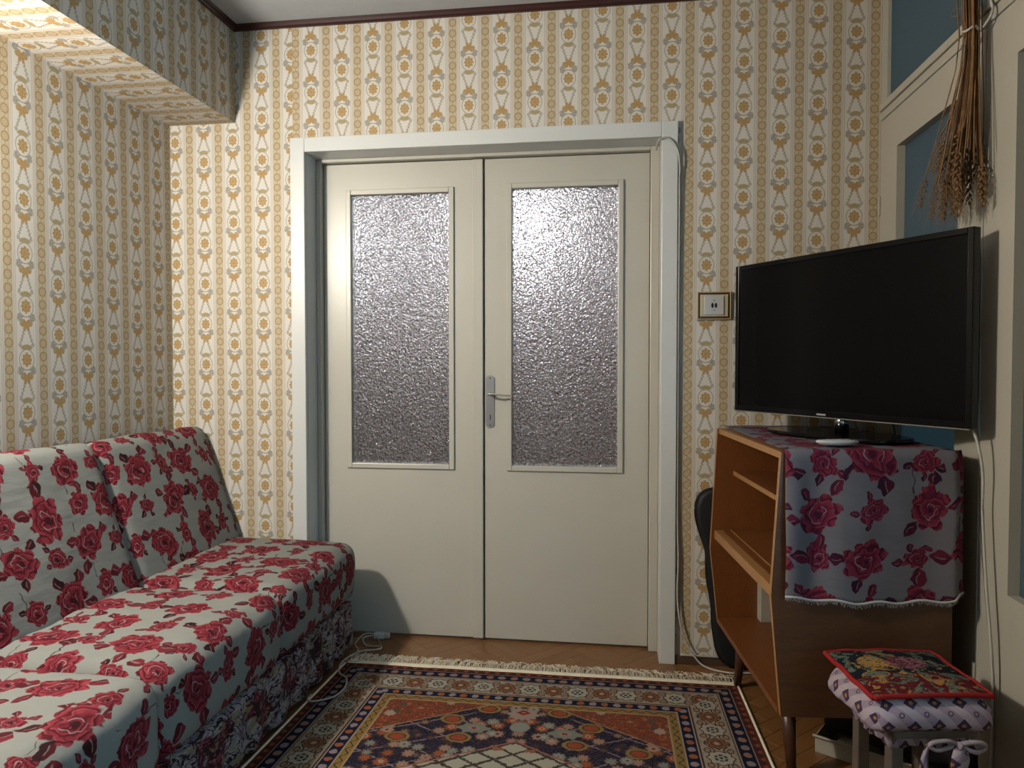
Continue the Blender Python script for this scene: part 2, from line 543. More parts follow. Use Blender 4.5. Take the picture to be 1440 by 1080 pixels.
def patterned_glass():
    M_ = Mat('cast_patterned_glass', (0.97, 0.97, 0.98), 0.05, 0.5)
    M_.p.inputs['Transmission Weight'].default_value = 1.0
    M_.p.inputs['IOR'].default_value = 1.5
    o = objco()
    _, nc = nz(o, 60.0, 2.0)
    vm = TREE.nodes.new('ShaderNodeVectorMath'); vm.operation = 'MULTIPLY_ADD'
    TREE.links.new(nc, vm.inputs[0]); vm.inputs[1].default_value = (0.016,) * 3
    TREE.links.new(o, vm.inputs[2])
    V = vor(vm.outputs[0], 80.0, 'F1', 1.0)
    V2 = vor(vm.outputs[0], 190.0, 'F1', 1.0)
    h = S(V.outputs['Distance']) + S(V2.outputs['Distance']) * 0.32
    M_.set(normal=bump(h, 1.0, 0.0066))
    return M_.m


def frosted_pane(name, tr_lo, tr_hi):
    """opal-frosted pane: scatters the dusk light behind it"""
    M_ = Mat(name, (0.22, 0.27, 0.30), 0.35, 0.35)
    o = objco()
    n1, _ = nz(o, 260.0, 3.0, 0.7)
    n2, _ = nz(o, 3.0, 2.0)
    b_ = bump(n1, 0.5, 0.0015)
    M_.set(normal=b_)
    tr = TREE.nodes.new('ShaderNodeBsdfTranslucent')
    col = mixc(mth('MULTIPLY_ADD', n1, 2.2, -0.6, clamp=True), tr_lo, tr_hi)
    put(tr.inputs['Color'], col)
    put(tr.inputs['Normal'], b_)
    mixs = TREE.nodes.new('ShaderNodeMixShader')
    mixs.inputs[0].default_value = 0.80
    TREE.links.new(M_.p.outputs[0], mixs.inputs[1])
    TREE.links.new(tr.outputs[0], mixs.inputs[2])
    out = TREE.nodes['Material Output']
    TREE.links.new(mixs.outputs[0], out.inputs[0])
    return M_.m


def cushion_print():
    M_ = Mat('lilac_diamond_print', rough=0.85, spec=0.1)
    u, v = uvxy()
    p_ = 0.058
    a = wrap(u, -p_ / 2, p_ / 2)
    b = wrap(v, -p_ / 2, p_ / 2)
    a2 = wrap(u + p_ / 2, -p_ / 2, p_ / 2)
    b2 = wrap(v + p_ / 2, -p_ / 2, p_ / 2)
    ch = ab(wrap(u + v, -p_ / 2, p_ / 2)) - p_ / 4
    c = mixc(inside(ch, 0.001), (0.50, 0.42, 0.47), (0.36, 0.28, 0.36))
    d1 = ab(a) + ab(b) - 0.0175
    c = mixc(inside(d1, 0.0012), c, (0.060, 0.042, 0.085))
    r1 = hyp(a, b)
    c = mixc(inside(r1 - 0.0050 - 0.001 * cs(at2(b, a + 0.0001) * 8.0), 0.0015), c, (0.46, 0.24, 0.10))
    c = mixc(inside(ab(hyp(a2, b2) - 0.005) - 0.0014, 0.001), c, (0.10, 0.075, 0.11))
    M_.set(color=c)
    n, _ = nz(comb(u, v), 30.0, 3.0)
    M_.set(normal=bump(n, 0.4, 0.008))
    return M_.m


def tapestry():
    M_ = Mat('woven_flower_tapestry', rough=0.95, spec=0.05)
    u, v = uvxy()
    vec = comb(u, v)
    n, nc = nz(vec, 26.0, 2.0, 0.5, 1.5)
    a, b, cc = sepc(nc)
    n2, _ = nz(vec, 55.0, 2.0, 0.5, 1.5)
    low = inside(v - 0.115, 0.01)
    c = mixc(low, (0.018, 0.020, 0.028), (0.17, 0.020, 0.025))
    c = mixc(inside(0.53 - a, 0.03), c, (0.17, 0.22, 0.16))
    c = mixc(inside(0.60 - b, 0.02), c, (0.52, 0.27, 0.07))
    c = mixc(inside(ab(n2 - 0.5) - 0.02, 0.02), c, (0.02, 0.015, 0.015))
    fl1 = hyp((u - 0.17) / 0.055, (v - 0.185) / 0.045)
    c = mixc(inside(fl1 - 1.0, 0.1), c, mixc(inside(n2 - 0.5, 0.05), (0.34, 0.16, 0.19), (0.14, 0.02, 0.03)))
    fl2 = hyp((u - 0.085) / 0.04, (v - 0.19) / 0.045)
    c = mixc(inside(fl2 - 1.0, 0.1) * inside(0.47 - n2, 0.05), c, (0.50, 0.27, 0.08))
    st, _ = nz(vec, 400.0, 1.0)
    M_.set(color=mixc(st * 0.4, c, mixc(0.6, c, (0.01, 0.01, 0.01))), normal=bump(st, 0.6, 0.002))
    return M_.m


RX0, RX1, RY0 = 0.300, 1.785, -0.195
RW = RX1 - RX0
m_paper = wallpaper()
m_rose = rose_fabric('rose_print_fabric', (0.50, 0.52, 0.48))
m_rose_cool_light = rose_fabric('rose_print_fabric_cool_light', (0.42, 0.43, 0.45), 0.22, 0.30)  # same fabric, with the cooler light by the cabinet put into its colour
m_valance = valance_fabric()
m_rug = rug_mat()
m_ceiling = plain('ceiling_paint', (0.62, 0.64, 0.66), 0.9, 0.2, bstr=0.1)
m_white = plain('door_casing_enamel', (0.80, 0.82, 0.80), 0.32, 0.5, var=0.04, nscale=6, bstr=0.08, bscale=18)
m_cream = plain('door_leaf_enamel', (0.66, 0.635, 0.55), 0.34, 0.5, var=0.04, nscale=5, bstr=0.08, bscale=18)
m_cream2 = plain('partition_enamel', (0.56, 0.53, 0.44), 0.36, 0.5, var=0.05, nscale=5, bstr=0.08, bscale=18)
m_reveal = plain('reveal_enamel', (0.50, 0.49, 0.44), 0.4, 0.4, var=0.05)
m_crown = wood('dark_mahogany', (0.075, 0.018, 0.016), (0.045, 0.012, 0.012), (0.02, 0.008, 0.008), 0.3, (3, 3, 3))
m_glass = patterned_glass()
m_frost = frosted_pane('frosted_pane_glass', (0.062, 0.064, 0.062), (0.086, 0.086, 0.082))
m_frost_clear = frosted_pane('pale_frosted_pane_glass', (0.80, 0.82, 0.84), (0.97, 0.98, 1.0))
m_walnut = wood('walnut_veneer', (0.165, 0.070, 0.028), (0.115, 0.046, 0.018), (0.060, 0.024, 0.010), 0.38, (1.2, 1.2, 14), 1.0)
m_inner = wood('honey_wood_interior', (0.26, 0.085, 0.019), (0.21, 0.066, 0.015), (0.14, 0.042, 0.010), 0.42, (6, 0.8, 1.2), 1.0)
m_edge = wood('pale_wood_edge', (0.50, 0.26, 0.095), (0.44, 0.215, 0.075), (0.30, 0.13, 0.04), 0.4, (3, 3, 3))
m_legw = wood('dark_leg_wood', (0.12, 0.045, 0.020), (0.085, 0.032, 0.015), (0.04, 0.015, 0.008), 0.35, (3, 3, 1))
m_parquet = wood('parquet_oak', (0.36, 0.175, 0.062), (0.27, 0.12, 0.040), (0.15, 0.062, 0.020), 0.28, (1, 7, 1), 1.3, rnd=True)
m_slab = plain('floor_slab', (0.10, 0.05, 0.02), 0.7)
m_black = plain('black_gloss_plastic', (0.006, 0.006, 0.007), 0.13, 0.22, var=0.0)
m_blackm = plain('black_matt_plastic', (0.014, 0.014, 0.015), 0.45, 0.4, var=0.02)
m_screen = plain('dark_screen_glass', (0.006, 0.006, 0.0065), 0.14, 0.08, var=0.0)
m_bag = plain('black_nylon', (0.010, 0.010, 0.012), 0.6, 0.3, var=0.1, bstr=0.4, bscale=40)
m_steel = plain('brushed_aluminium', (0.27, 0.28, 0.30), 0.38, 0.5, 0.85, var=0.04)
m_chrome = plain('chrome', (0.80, 0.80, 0.82), 0.08, 0.5, 1.0, var=0.0)
m_neck = plain('dark_chrome', (0.30, 0.31, 0.33), 0.09, 0.5, 1.0, var=0.0)
m_whitep = plain('white_plastic', (0.62, 0.62, 0.61), 0.35, 0.5, var=0.02)
m_cable = plain('white_cable_pvc', (0.58, 0.56, 0.50), 0.45, 0.4, var=0.03)
m_cableg = plain('grey_cable_pvc', (0.22, 0.20, 0.16), 0.5, 0.4, var=0.03)
m_dark = plain('dark_slot', (0.010, 0.009, 0.008), 0.5, 0.3, var=0.0)
m_socket_b = plain('brown_frame_lacquer', (0.075, 0.030, 0.010), 0.35, 0.5, var=0.1)
m_socket_g = plain('gilded_frame_edge', (0.62, 0.47, 0.24), 0.35, 0.5, 0.2, var=0.04)
m_socket_c = plain('ivory_plastic', (0.66, 0.58, 0.38), 0.35, 0.5, var=0.03)
m_fringe = plain('cotton_fringe', (0.66, 0.60, 0.47), 0.95, 0.1, var=0.15, nscale=60, alb=1.0)
m_straw = plain('dry_straw', (0.35, 0.185, 0.080), 0.75, 0.2, var=0.35, nscale=40)
m_ear = plain('wheat_ear_husk', (0.30, 0.175, 0.080), 0.8, 0.2, var=0.3, nscale=90)
m_lilac = plain('lilac_ribbon_cotton', (0.46, 0.38, 0.43), 0.85, 0.1, var=0.2, nscale=80)
m_string = plain('white_string', (0.62, 0.60, 0.53), 0.9, 0.1)
m_hem = plain('frayed_white_hem', (0.56, 0.56, 0.56), 0.95, 0.1)
m_red = plain('red_piping', (0.40, 0.022, 0.022), 0.85, 0.15, var=0.1)
m_cush = cushion_print()
m_tap = tapestry()
m_peach = plain('peach_lining', (0.55, 0.36, 0.24), 0.9, 0.1)
m_stoolw = plain('grey_brown_stool_wood', (0.16, 0.125, 0.10), 0.6, 0.3, var=0.2, nscale=25)
m_hall = plain('hall_wall_paint', (0.36, 0.325, 0.31), 0.8, 0.2, alb=1.0)
m_globe = bpy.data.materials.new('lit_opal_globe')
m_globe.use_nodes = True
m_globe.node_tree.nodes['Principled BSDF'].inputs['Emission Color'].default_value = (0.95, 0.96, 1.0, 1)
m_globe.node_tree.nodes['Principled BSDF'].inputs['Emission Strength'].default_value = 95.0
m_hallf = plain('hall_floor_brown', (0.15, 0.105, 0.085), 0.5)
m_card = plain('pale_cardboard', (0.50, 0.46, 0.38), 0.8, 0.1)
m_base = plain('brown_baseboard', (0.10, 0.055, 0.035), 0.5)

# ------------------------------------------------------------------ mesh helpers
ROOTM = {}


def tag(o, label=None, cat=None, group=None, kind=None):
    if label: o['label'] = label
    if cat: o['category'] = cat
    if group: o['group'] = group
    if kind: o['kind'] = kind
    return o


def thing(name, loc, label, cat, rz=0.0, group=None):
    o = bpy.data.objects.new(name, None)
    o.empty_display_size = 0.05
    o.location = loc
    o.rotation_euler = (0, 0, rz)
    COL.objects.link(o)
    ROOTM[o.name] = (Matrix.Translation(loc) @ Matrix.Rotation(rz, 4, 'Z'))
    return tag(o, label, cat, group)


def mesh(name, V, Fc, mat, parent=None, uv=None, smooth=False, local=False, mats=None, fm=None, bevel=0, T=None, seg=2):
    V = [Vector(v) for v in V]
    if T is not None: V = [T @ v for v in V]
    if parent is not None:
        Mi = ROOTM[parent.name]
        if not local:
            inv = Mi.inverted()
            V = [inv @ v for v in V]
    me = bpy.data.meshes.new(name)
    me.from_pydata(V, [], Fc)
    if uv is not None:
        l = me.uv_layers.new(name='UVMap')
        if callable(uv):
            for p in me.polygons:
                for li in p.loop_indices:
                    l.data[li].uv = uv(me.loops[li].vertex_index, p)
        else:
            for lp in me.loops: l.data[lp.index].uv = uv[lp.vertex_index]
    for m_ in (mats or [mat]): me.materials.append(m_)
    if fm: 
        for p, i in zip(me.polygons, fm): p.material_index = i
    if smooth: me.polygons.foreach_set('use_smooth', [True] * len(me.polygons))
    me.update()
    o = bpy.data.objects.new(name, me)
    COL.objects.link(o)
    if parent is not None:
        o.parent = parent
        ROOTM[o.name] = ROOTM[parent.name]
    else:
        ROOTM[o.name] = Matrix.Identity(4)
    if bevel:
        b = o.modifiers.new('bevel', 'BEVEL')
        b.width = bevel; b.segments = seg; b.limit_method = 'ANGLE'; b.angle_limit = math.radians(40)
    return o


BF = [(0, 3, 2, 1), (4, 5, 6, 7), (0, 1, 5, 4), (1, 2, 6, 5), (2, 3, 7, 6), (3, 0, 4, 7)]


def bx(x0, x1, y0, y1, z0, z1):
    return [(x0, y0, z0), (x1, y0, z0), (x1, y1, z0), (x0, y1, z0), (x0, y0, z1), (x1, y0, z1), (x1, y1, z1), (x0, y1, z1)]


def boxes(name, bl, mat, parent=None, **k):
    V, Fc = [], []
    for b in bl:
        n = len(V)
        V += bx(*b)
        Fc += [tuple(i + n for i in f) for f in BF]
    return mesh(name, V, Fc, mat, parent, **k)


def box(name, b, mat, parent=None, **k): return boxes(name, [b], mat, parent, **k)


def prism(name, pts, a0, a1, axis, mat, parent=None, **k):
    """extrude a 2-D outline along an axis: 'x' -> pts are (y,z); 'y' -> (x,z); 'z' -> (x,y)"""
    def P(p, a):
        return {'x': (a, p[0], p[1]), 'y': (p[0], a, p[1]), 'z': (p[0], p[1], a)}[axis]
    n = len(pts)
    V = [P(p, a0) for p in pts] + [P(p, a1) for p in pts]
    Fc = [tuple(range(n)), tuple(range(2 * n - 1, n - 1, -1))]
    Fc += [(i, i + n, (i + 1) % n + n, (i + 1) % n) for i in range(n)]
    return mesh(name, V, Fc, mat, parent, **k)


def smooth_path(pts, n=8):
    pts = [Vector(p) for p in pts]
    out = []
    for i in range(len(pts) - 1):
        p0 = pts[max(i - 1, 0)]; p1 = pts[i]; p2 = pts[i + 1]; p3 = pts[min(i + 2, len(pts) - 1)]
        for j in range(n):
            t = j / n
            out.append(0.5 * ((2 * p1) + (p2 - p0) * t + (2 * p0 - 5 * p1 + 4 * p2 - p3) * t * t + (3 * p1 - p0 - 3 * p2 + p3) * t ** 3))
    out.append(pts[-1])
    return out


def tube_data(pts, rad, sides=8, base=0):
    pts = [Vector(p) for p in pts]
    V, Fc = [], []
    up = Vector((0, 0, 1))
    for i, p in enumerate(pts):
        t = (pts[min(i + 1, len(pts) - 1)] - pts[max(i - 1, 0)])
        if t.length < 1e-9: t = Vector((0, 0, 1))
        t.normalize()
        a = t.cross(up)
        if a.length < 0.05: a = t.cross(Vector((1, 0, 0)))
        a.normalize()
        b = t.cross(a)
        r = rad[i] if isinstance(rad, (list, tuple)) else rad
        for k in range(sides):
            th = 2 * PI * k / sides
            V.append(p + a * (r * math.cos(th)) + b * (r * math.sin(th)))
    n = len(pts)
    for i in range(n - 1):
        for k in range(sides):
            k2 = (k + 1) % sides
            Fc.append((base + i * sides + k, base + i * sides + k2, base + (i + 1) * sides + k2, base + (i + 1) * sides + k))
    Fc.append(tuple(base + k for k in range(sides))[::-1])
    Fc.append(tuple(base + (n - 1) * sides + k for k in range(sides)))
    return V, Fc


def tube(name, pts, rad, mat, parent=None, sides=8, n=6, **k):
    P = smooth_path(pts, n) if n > 1 else pts
    V, Fc = tube_data(P, rad, sides)
    return mesh(name, V, Fc, mat, parent, smooth=True, **k)


def lathe(name, prof, cx, cy, mat, parent=None, seg=24, sx=1.0, sy=1.0, **k):
    V, Fc = [], []
    for r, z in prof:
        for i in range(seg):
            a = 2 * PI * i / seg
            V.append((cx + r * sx * math.cos(a), cy + r * sy * math.sin(a), z))
    for j in range(len(prof) - 1):
        for i in range(seg):
            i2 = (i + 1) % seg
            Fc.append((j * seg + i, j * seg + i2, (j + 1) * seg + i2, (j + 1) * seg + i))
    Fc.append(tuple(range(seg))[::-1])
    Fc.append(tuple((len(prof) - 1) * seg + i for i in range(seg)))
    return mesh(name, V, Fc, mat, parent, **k)


def softbox(name, c, h, r, mat, parent, n=(10, 10, 6), crown=(0, 0, 0), wr=0.0, wsc=(6, 6, 6), uvo=(0, 0), uvmode='top', T=None, seed=0.0, pinch=0.0, local=False, fold=None):
    """rounded, slightly swollen cushion; c centre, h half sizes, r edge radius"""
    hx, hy, hz = h
    faces = [(0, 1, 2, 1), (0, 1, 2, -1), (1, 2, 0, 1), (1, 2, 0, -1), (2, 0, 1, 1), (2, 0, 1, -1)]
    key, V, UVs, Fc = {}, [], [], []
    loopuv = []
    for (a, b, cax, sg) in faces:
        na, nb = n[a], n[b]
        ids = [[0] * (nb + 1) for _ in range(na + 1)]
        uvg = [[0] * (nb + 1) for _ in range(na + 1)]
        for i in range(na + 1):
            for j in range(nb + 1):
                p = [0, 0, 0]
                def dist(t, m):
                    # denser sampling near the rounded edges
                    s_ = -1 + 2 * t
                    return s_ * (1 - 0.18 * (1 - abs(s_)) * abs(s_) * 0)
                p[a] = h[a] * dist(i / na, 0); p[b] = h[b] * dist(j / nb, 0); p[cax] = h[cax] * sg
                x, y, z = p
                if uvmode == 'top':
                    if cax == 2: uvv = (x, y)
                    elif cax == 0: uvv = (sg * (hx + hz - z), y)
                    else: uvv = (x, sg * (hy + hz - z))
                else:   # 'front': the +x face carries the print, v up
                    if cax == 0: uvv = (y * sg, z)
                    elif cax == 2: uvv = (y, sg * (hz + (hx - x)))
                    else: uvv = (sg * (hy + hx - x), z)
                uvg[i][j] = (uvv[0] + uvo[0], uvv[1] + uvo[1])
                k = tuple(round(q, 5) for q in p)
                if k not in key:
                    q = Vector([max(-(h[m] - r), min(h[m] - r, p[m])) for m in range(3)])
                    dlt = Vector(p) - q
                    v = q + dlt.normalized() * r if dlt.length > 1e-9 else Vector(p)
                    fx, fy, fz = (1 - (x / hx) ** 2), (1 - (y / hy) ** 2), (1 - (z / hz) ** 2)
                    fx, fy, fz = max(fx, 0) ** 0.6, max(fy, 0) ** 0.6, max(fz, 0) ** 0.6
                    v.x += crown[0] * (1 if x > 0 else -1) * fy * fz * (abs(x) / hx)
                    v.y += crown[1] * (1 if y > 0 else -1) * fx * fz * (abs(y) / hy)
                    v.z += crown[2] * (1 if z > 0 else -1) * fx * fy * (abs(z) / hz)
                    if wr:
                        nn = noise.noise(Vector((v.x * wsc[0] + seed, v.y * wsc[1] + seed * 2, v.z * wsc[2])))
                        n2 = noise.noise(Vector((v.x * wsc[0] * 2.7 + seed, v.y * wsc[1] * 2.7, v.z * wsc[2] * 2.7 + 5)))
                        nrm = dlt.normalized() if dlt.length > 1e-9 else Vector((0, 0, 1))
                        v += nrm * wr * (nn + 0.45 * n2)
                    if fold: v = fold(v)
                    key[k] = len(V)
                    V.append(v + Vector(c))
                ids[i][j] = key[k]
        for i in range(na):
            for j in range(nb):
                q = [(i, j), (i + 1, j), (i + 1, j + 1), (i, j + 1)]
                if sg < 0: q = q[::-1]
                Fc.append(tuple(ids[a_][b_] for a_, b_ in q))
                loopuv += [uvg[a_][b_] for a_, b_ in q]
    o = mesh(name, V, Fc, mat, parent, smooth=True, T=T, local=local)
    l = o.data.uv_layers.new(name='UVMap')
    for i, q in enumerate(loopuv): l.data[i].uv = q
    return o


def struct(o): return tag(o, kind='structure')


# ------------------------------------------------------------------ room shell
XL, XR, XS, ZS, HC = -0.549, 2.320, -0.2524, 2.199, 2.600
YB, YF = 0.0, -4.3           # back wall (seen) and the wall behind the camera
DX0, DX1, DZ = 0.062, 1.517, 2.060       # opening in the casing
CX0, CX1, CZ = 0.0, 1.579, 2.120         # outer casing


def quad_wall(name, quads):
    """quads: list of (4 corners, 4 uvs)"""
    V, Fc, UV = [], [], []
    for q, uvs in quads:
        n = len(V)
        V += q
        Fc.append(tuple(range(n, n + 4)))
        UV += uvs
    return struct(mesh(name, V, Fc, m_paper, uv=UV))


def uvA(x, z): return ((x + 0.132) / 0.1315, -(z - 2.040) / 0.172)          # strip left of the door (hung upside down)
def uvB(x, z): return ((x - 0.0865) / 0.1335, (z - 2.4815) / 0.172)
def uvC(x, z): return ((x - 1.6905) / 0.1350, -(z - 2.425) / 0.172 + 0.0)
def uvL(y, z): return ((y + 0.094) / 0.1390, -(z - 2.142) / 0.172)


def bq(x0, x1, z0, z1, f):
    return ([(x0, YB, z0), (x1, YB, z0), (x1, YB, z1), (x0, YB, z1)],
            [f(x0, z0), f(x1, z0), f(x1, z1), f(x0, z1)])


quad_wall('wall_back', [
    bq(XL, 0.0045, 0, HC, uvA),
    bq(0.0045, 0.03, 0, HC, uvB),
    bq(0.03, 1.55, DZ + 0.02, HC, uvB),
    bq(1.55, 1.625, 0, HC, uvB),
    bq(1.625, XR, 0, HC, uvC)])


def lq(x, y0, y1, z0, z1):
    return ([(x, y0, z0), (x, y1, z0), (x, y1, z1), (x, y0, z1)], [uvL(y0, z0), uvL(y1, z0), uvL(y1, z1), uvL(y0, z1)])


quad_wall('wall_left', [lq(XL, YF, YB, 0, ZS)])
und = [(XL, YF, ZS), (XL, YB, ZS), (XS, YB, ZS), (XS, YF, ZS)]
quad_wall('trim_1', [(und, [uvL(YF, ZS), uvL(YB, ZS), uvL(YB, ZS + (XS - XL)), uvL(YF, ZS + (XS - XL))]),
                     lq(XS, YF, YB, ZS, HC)]).name = 'wall_soffit'
quad_wall('wall_front', [([(XL, YF, 0), (XR, YF, 0), (XR, YF, HC), (XL, YF, HC)], [uvA(XL, 0), uvA(XR, 0), uvA(XR, HC), uvA(XL, HC)])])
struct(box('ceiling', (XL - .1, XR + .1, YF - .1, 0.1, HC, HC + 0.1), m_ceiling))
struct(box('wall_core', (XL - 0.25, XL - 0.004, YF - 0.1, 0.1, 0, HC), m_ceiling)).name = 'wall_left_core'
struct(box('wall_front_core', (XL - 0.25, XR + .1, YF - 0.12, YF - 0.004, 0, HC), m_ceiling))
# masonry behind the papered back wall
struct(boxes('wall_back_core', [(XL - .1, 0.045, 0.003, 0.25, 0, HC), (1.534, XR + .12, 0.003, 0.25, 0, HC), (0.045, 1.534, 0.003, 0.25, DZ + 0.03, HC)], m_hall))

# dark crown moulding
cr = [(0, 2.600), (0, 2.578), (0.010, 2.578), (0.016, 2.584), (0.018, 2.592), (0.024, 2.600)]
struct(prism('trim_2', [(YB - a, z) for a, z in cr], XS, XR, 'x', m_crown))
struct(prism('trim_3', [(XS + a, z) for a, z in cr], YF, YB, 'y', m_crown))
struct(box('baseboard_back', (CX1 + 0.002, XR, -0.012, 0.0, 0.0, 0.030), m_base, bevel=0.002))
struct(box('baseboard_left', (XL, XL + 0.012, YF, 0, 0, 0.05), m_base, bevel=0.002))

# ------------------------------------------------------------------ floor: slab + herringbone blocks
floor = struct(box('floor', (XL - .1, XR + .1, YF - .1, 0.46, -0.06, -0.012), m_slab))
ROOTM[floor.name] = Matrix.Identity(4)
BL, BW, BT = 0.30, 0.06, 0.012
gap = 0.0006
pm = bpy.data.meshes.new('plank')
bev = 0.0008
vv = []
for z, e in ((-BT, 0), (-bev, 0), (0, bev)):
    vv += [(-BL / 2 + gap + e, -BW / 2 + gap + e, z), (BL / 2 - gap - e, -BW / 2 + gap + e, z), (BL / 2 - gap - e, BW / 2 - gap - e, z), (-BL / 2 + gap + e, BW / 2 - gap - e, z)]
ff = [(0, 3, 2, 1), (8, 9, 10, 11)]
for k in range(2):
    for i in range(4):
        j = (i + 1) % 4
        ff.append((k * 4 + i, k * 4 + j, k * 4 + 4 + j, k * 4 + 4 + i))
pm.from_pydata(vv, [], ff)
pm.materials.append(m_parquet)
pm.update()
cand = []
R45 = Matrix.Rotation(PI / 4, 2)
nrat = int(BL / BW)
for i in range(-60, 61):
    for j in range(-14, 15):
        # herringbone: horizontal block at (i + 2n j...), vertical partner beside it
        bx0 = i * BW + j * 2 * BL * 0 + j * BL
        by0 = i * BW - j * BL
        for kind in (0, 1):
            if kind == 0: cxx, cyy, rr = bx0 + BL / 2, by0 + BW / 2, 0.0
            else: cxx, cyy, rr = bx0 + BL + BW / 2, by0 + BW - BL / 2 + 0.0, PI / 2
            p = R45 @ Vector((cxx, cyy))
            x, y = p.x + 1.0, p.y - 0.6
            if y > 0.13 and not (0.0 < x < 1.55): continue
            if XL < x < XR and YF < y < 0.36: cand.append((x, y, rr + PI / 4))
vis = [c for c in cand if (c[1] > -0.33 and c[0] > 0.1) or (c[0] > 1.62 and c[1] > -1.25)]
vis.sort(key=lambda c: -c[1])
vis = vis[:290]
viss = set(vis)
for x, y, r_ in vis:
    o = bpy.data.objects.new('plank', pm)
    o.location = (x, y, 0); o.rotation_euler = (0, 0, r_)
    o.parent = floor
    COL.objects.link(o)
Vr, Fr = [], []
for x, y, r_ in cand:
    if (x, y, r_) in viss: continue
    M4 = Matrix.Translation((x, y, 0)) @ Matrix.Rotation(r_, 4, 'Z')
    b0 = len(Vr)
    Vr += [M4 @ Vector(v) for v in vv[4:]]
    Fr += [tuple(q + b0 for q in (4, 5, 6, 7))] + [tuple(q + b0 for q in (i, (i + 1) % 4, (i + 1) % 4 + 4, i + 4)) for i in range(4)]
tag(mesh('parquet_blocks', Vr, Fr, m_parquet, floor), kind='stuff')

# ------------------------------------------------------------------ double door
casing = struct(boxes('trim_4', [
    (CX0, DX0, -0.020, 0.004, 0, CZ), (DX1, CX1, -0.020, 0.004, 0, CZ), (DX0, DX1, -0.020, 0.004, DZ, CZ)], m_white, bevel=0.003))
casing.name = 'trim_4'
struct(boxes('trim_5', [(DX0 - 0.017, DX0, 0.004, 0.20, 0, DZ + 0.02), (DX1, DX1 + 0.017, 0.004, 0.20, 0, DZ + 0.02),
                        (DX0 - .017, DX1 + .017, 0.004, 0.20, DZ, DZ + 0.02)], m_white))
struct(boxes('trim_9', [(0.075, 1.49, 0.172, 0.186, 2.025, 2.06), (0.07, 0.095, 0.172, 0.186, 0.0, 2.025), (1.47, 1.49, 0.172, 0.186, 0.0, 2.025)], m_cream))
struct(boxes('trim_6', [(DX0, 0.0825, 0.098, 0.20, 0, DZ), (1.481, DX1, 0.098, 0.20, 0, DZ), (0.0825, 1.481, 0.098, 0.20, 2.046, DZ)], m_cream, bevel=0.003))


def door_leaf(name, x0, x1, gx0, gx1, gz0, gz1):
    y0, y1 = 0.130, 0.168
    rt = thing(name, ((x0 + x1) / 2, y0, 0.02), None, None)
    rt['kind'] = 'structure'
    z0, z1 = 0.010, 2.042
    frame = boxes('leaf_panel', [(x0, gx0, y0, y1, z0, z1), (gx1, x1, y0, y1, z0, z1), (gx0, gx1, y0, y1, z0, gz0), (gx0, gx1, y0, y1, gz1, z1)], m_cream, rt)
    w = 0.022
    bl = [(gx0 - w, gx0, y0 - 0.010, y0, gz0 - w, gz1 + w), (gx1, gx1 + w, y0 - 0.010, y0, gz0 - w, gz1 + w),
          (gx0, gx1, y0 - 0.010, y0, gz0 - w, gz0), (gx0, gx1, y0 - 0.010, y0, gz1, gz1 + w)]
    for b in bl: box('glazing_bead', b, m_cream, rt, bevel=0.003)
    g = box('glass_pane', (gx0 + .0005, gx1 - .0005, y0 + 0.014, y0 + 0.019, gz0, gz1), m_glass, rt)
    return rt


dl = door_leaf('door_1', 0.086, 0.7445, 0.209, 0.641, 0.752, 1.909)
box('rebate_strip', (0.775, 0.812, 0.152, 0.182, 0.012, 2.040), m_cream, dl)
box('meeting_strip', (0.7445, 0.789, 0.118, 0.150, 0.010, 2.042), m_cream, dl, bevel=0.004)
dr = door_leaf('door_2', 0.796, 1.478, 0.911, 1.352, 0.752, 1.915)
# handle of the right leaf
hp = prism('handle_plate', [(0.800 + 0.0185 + 0.0185 * math.cos(a) * 1.0, (1.118 if math.sin(a) > 0 else 0.926) + 0.0155 * math.sin(a)) for a in [2 * PI * i / 20 + 0.01 for i in range(20)]], 0.1265, 0.130, 'y', m_steel, dr)
box('keyhole', (0.8165, 0.8205, 0.1255, 0.127, 0.945, 0.967), m_dark, hp)
for z in (1.122, 0.922):
    prism('screw', [(0.8185 + 0.003 * math.cos(i * PI / 4), z + 0.003 * math.sin(i * PI / 4)) for i in range(8)], 0.1252, 0.127, 'y', m_dark, hp)
tube('lever', [(0.8185, 0.127, 1.056), (0.8185, 0.085, 1.056), (0.826, 0.078, 1.056), (0.850, 0.076, 1.055), (0.912, 0.078, 1.050)], [0.0065] * 6 + [0.005] * 7 + [0.0045] * 12, m_chrome, dr, sides=10)

# hall behind the door
struct(boxes('wall_hall', [(-1.0, -0.95, 0.26, 2.6, 0, HC), (2.5, 2.55, 0.26, 2.6, 0, HC), (-1.0, 2.55, 2.5, 2.6, 0, HC),
                           (-1.0, 2.55, 0.26, 2.6, HC, HC + .05)], m_hall))
struct(box('floor_hall', (-1.0, 2.55, 0.46, 2.6, -0.05, 0.0), m_hallf))
struct(boxes('trim_10', [(-0.95, 1.45, 2.46, 2.5, 0, 1.45), (-0.95, -0.91, 0.3, 2.46, 0, 1.45), (2.46, 2.5, 0.3, 2.46, 0, 1.45)], m_hallf))
struct(box('door_3', (1.5, 2.3, 2.44, 2.5, 0, 2.05), m_legw))
hl = thing('ceiling_lamp', (0.80, 1.25, HC), 'bright round lamp glowing through the upper right door pane', 'lamp')
tube('cord', [(0.80, 1.25, HC - .001), (0.80, 1.25, 2.10)], 0.004, m_cable, hl, n=1)
lathe('opal_globe', [(0.13 * math.sin(PI * k / 16 + 0.001), 1.96 - 0.13 * math.cos(PI * k / 16)) for k in range(17)], 0.80, 1.25, m_globe, hl, smooth=True)
hw2 = thing('wall_lamp', (-0.28, 1.30, 1.80), 'smaller round lamp glowing behind the left edge of the left door pane', 'lamp')
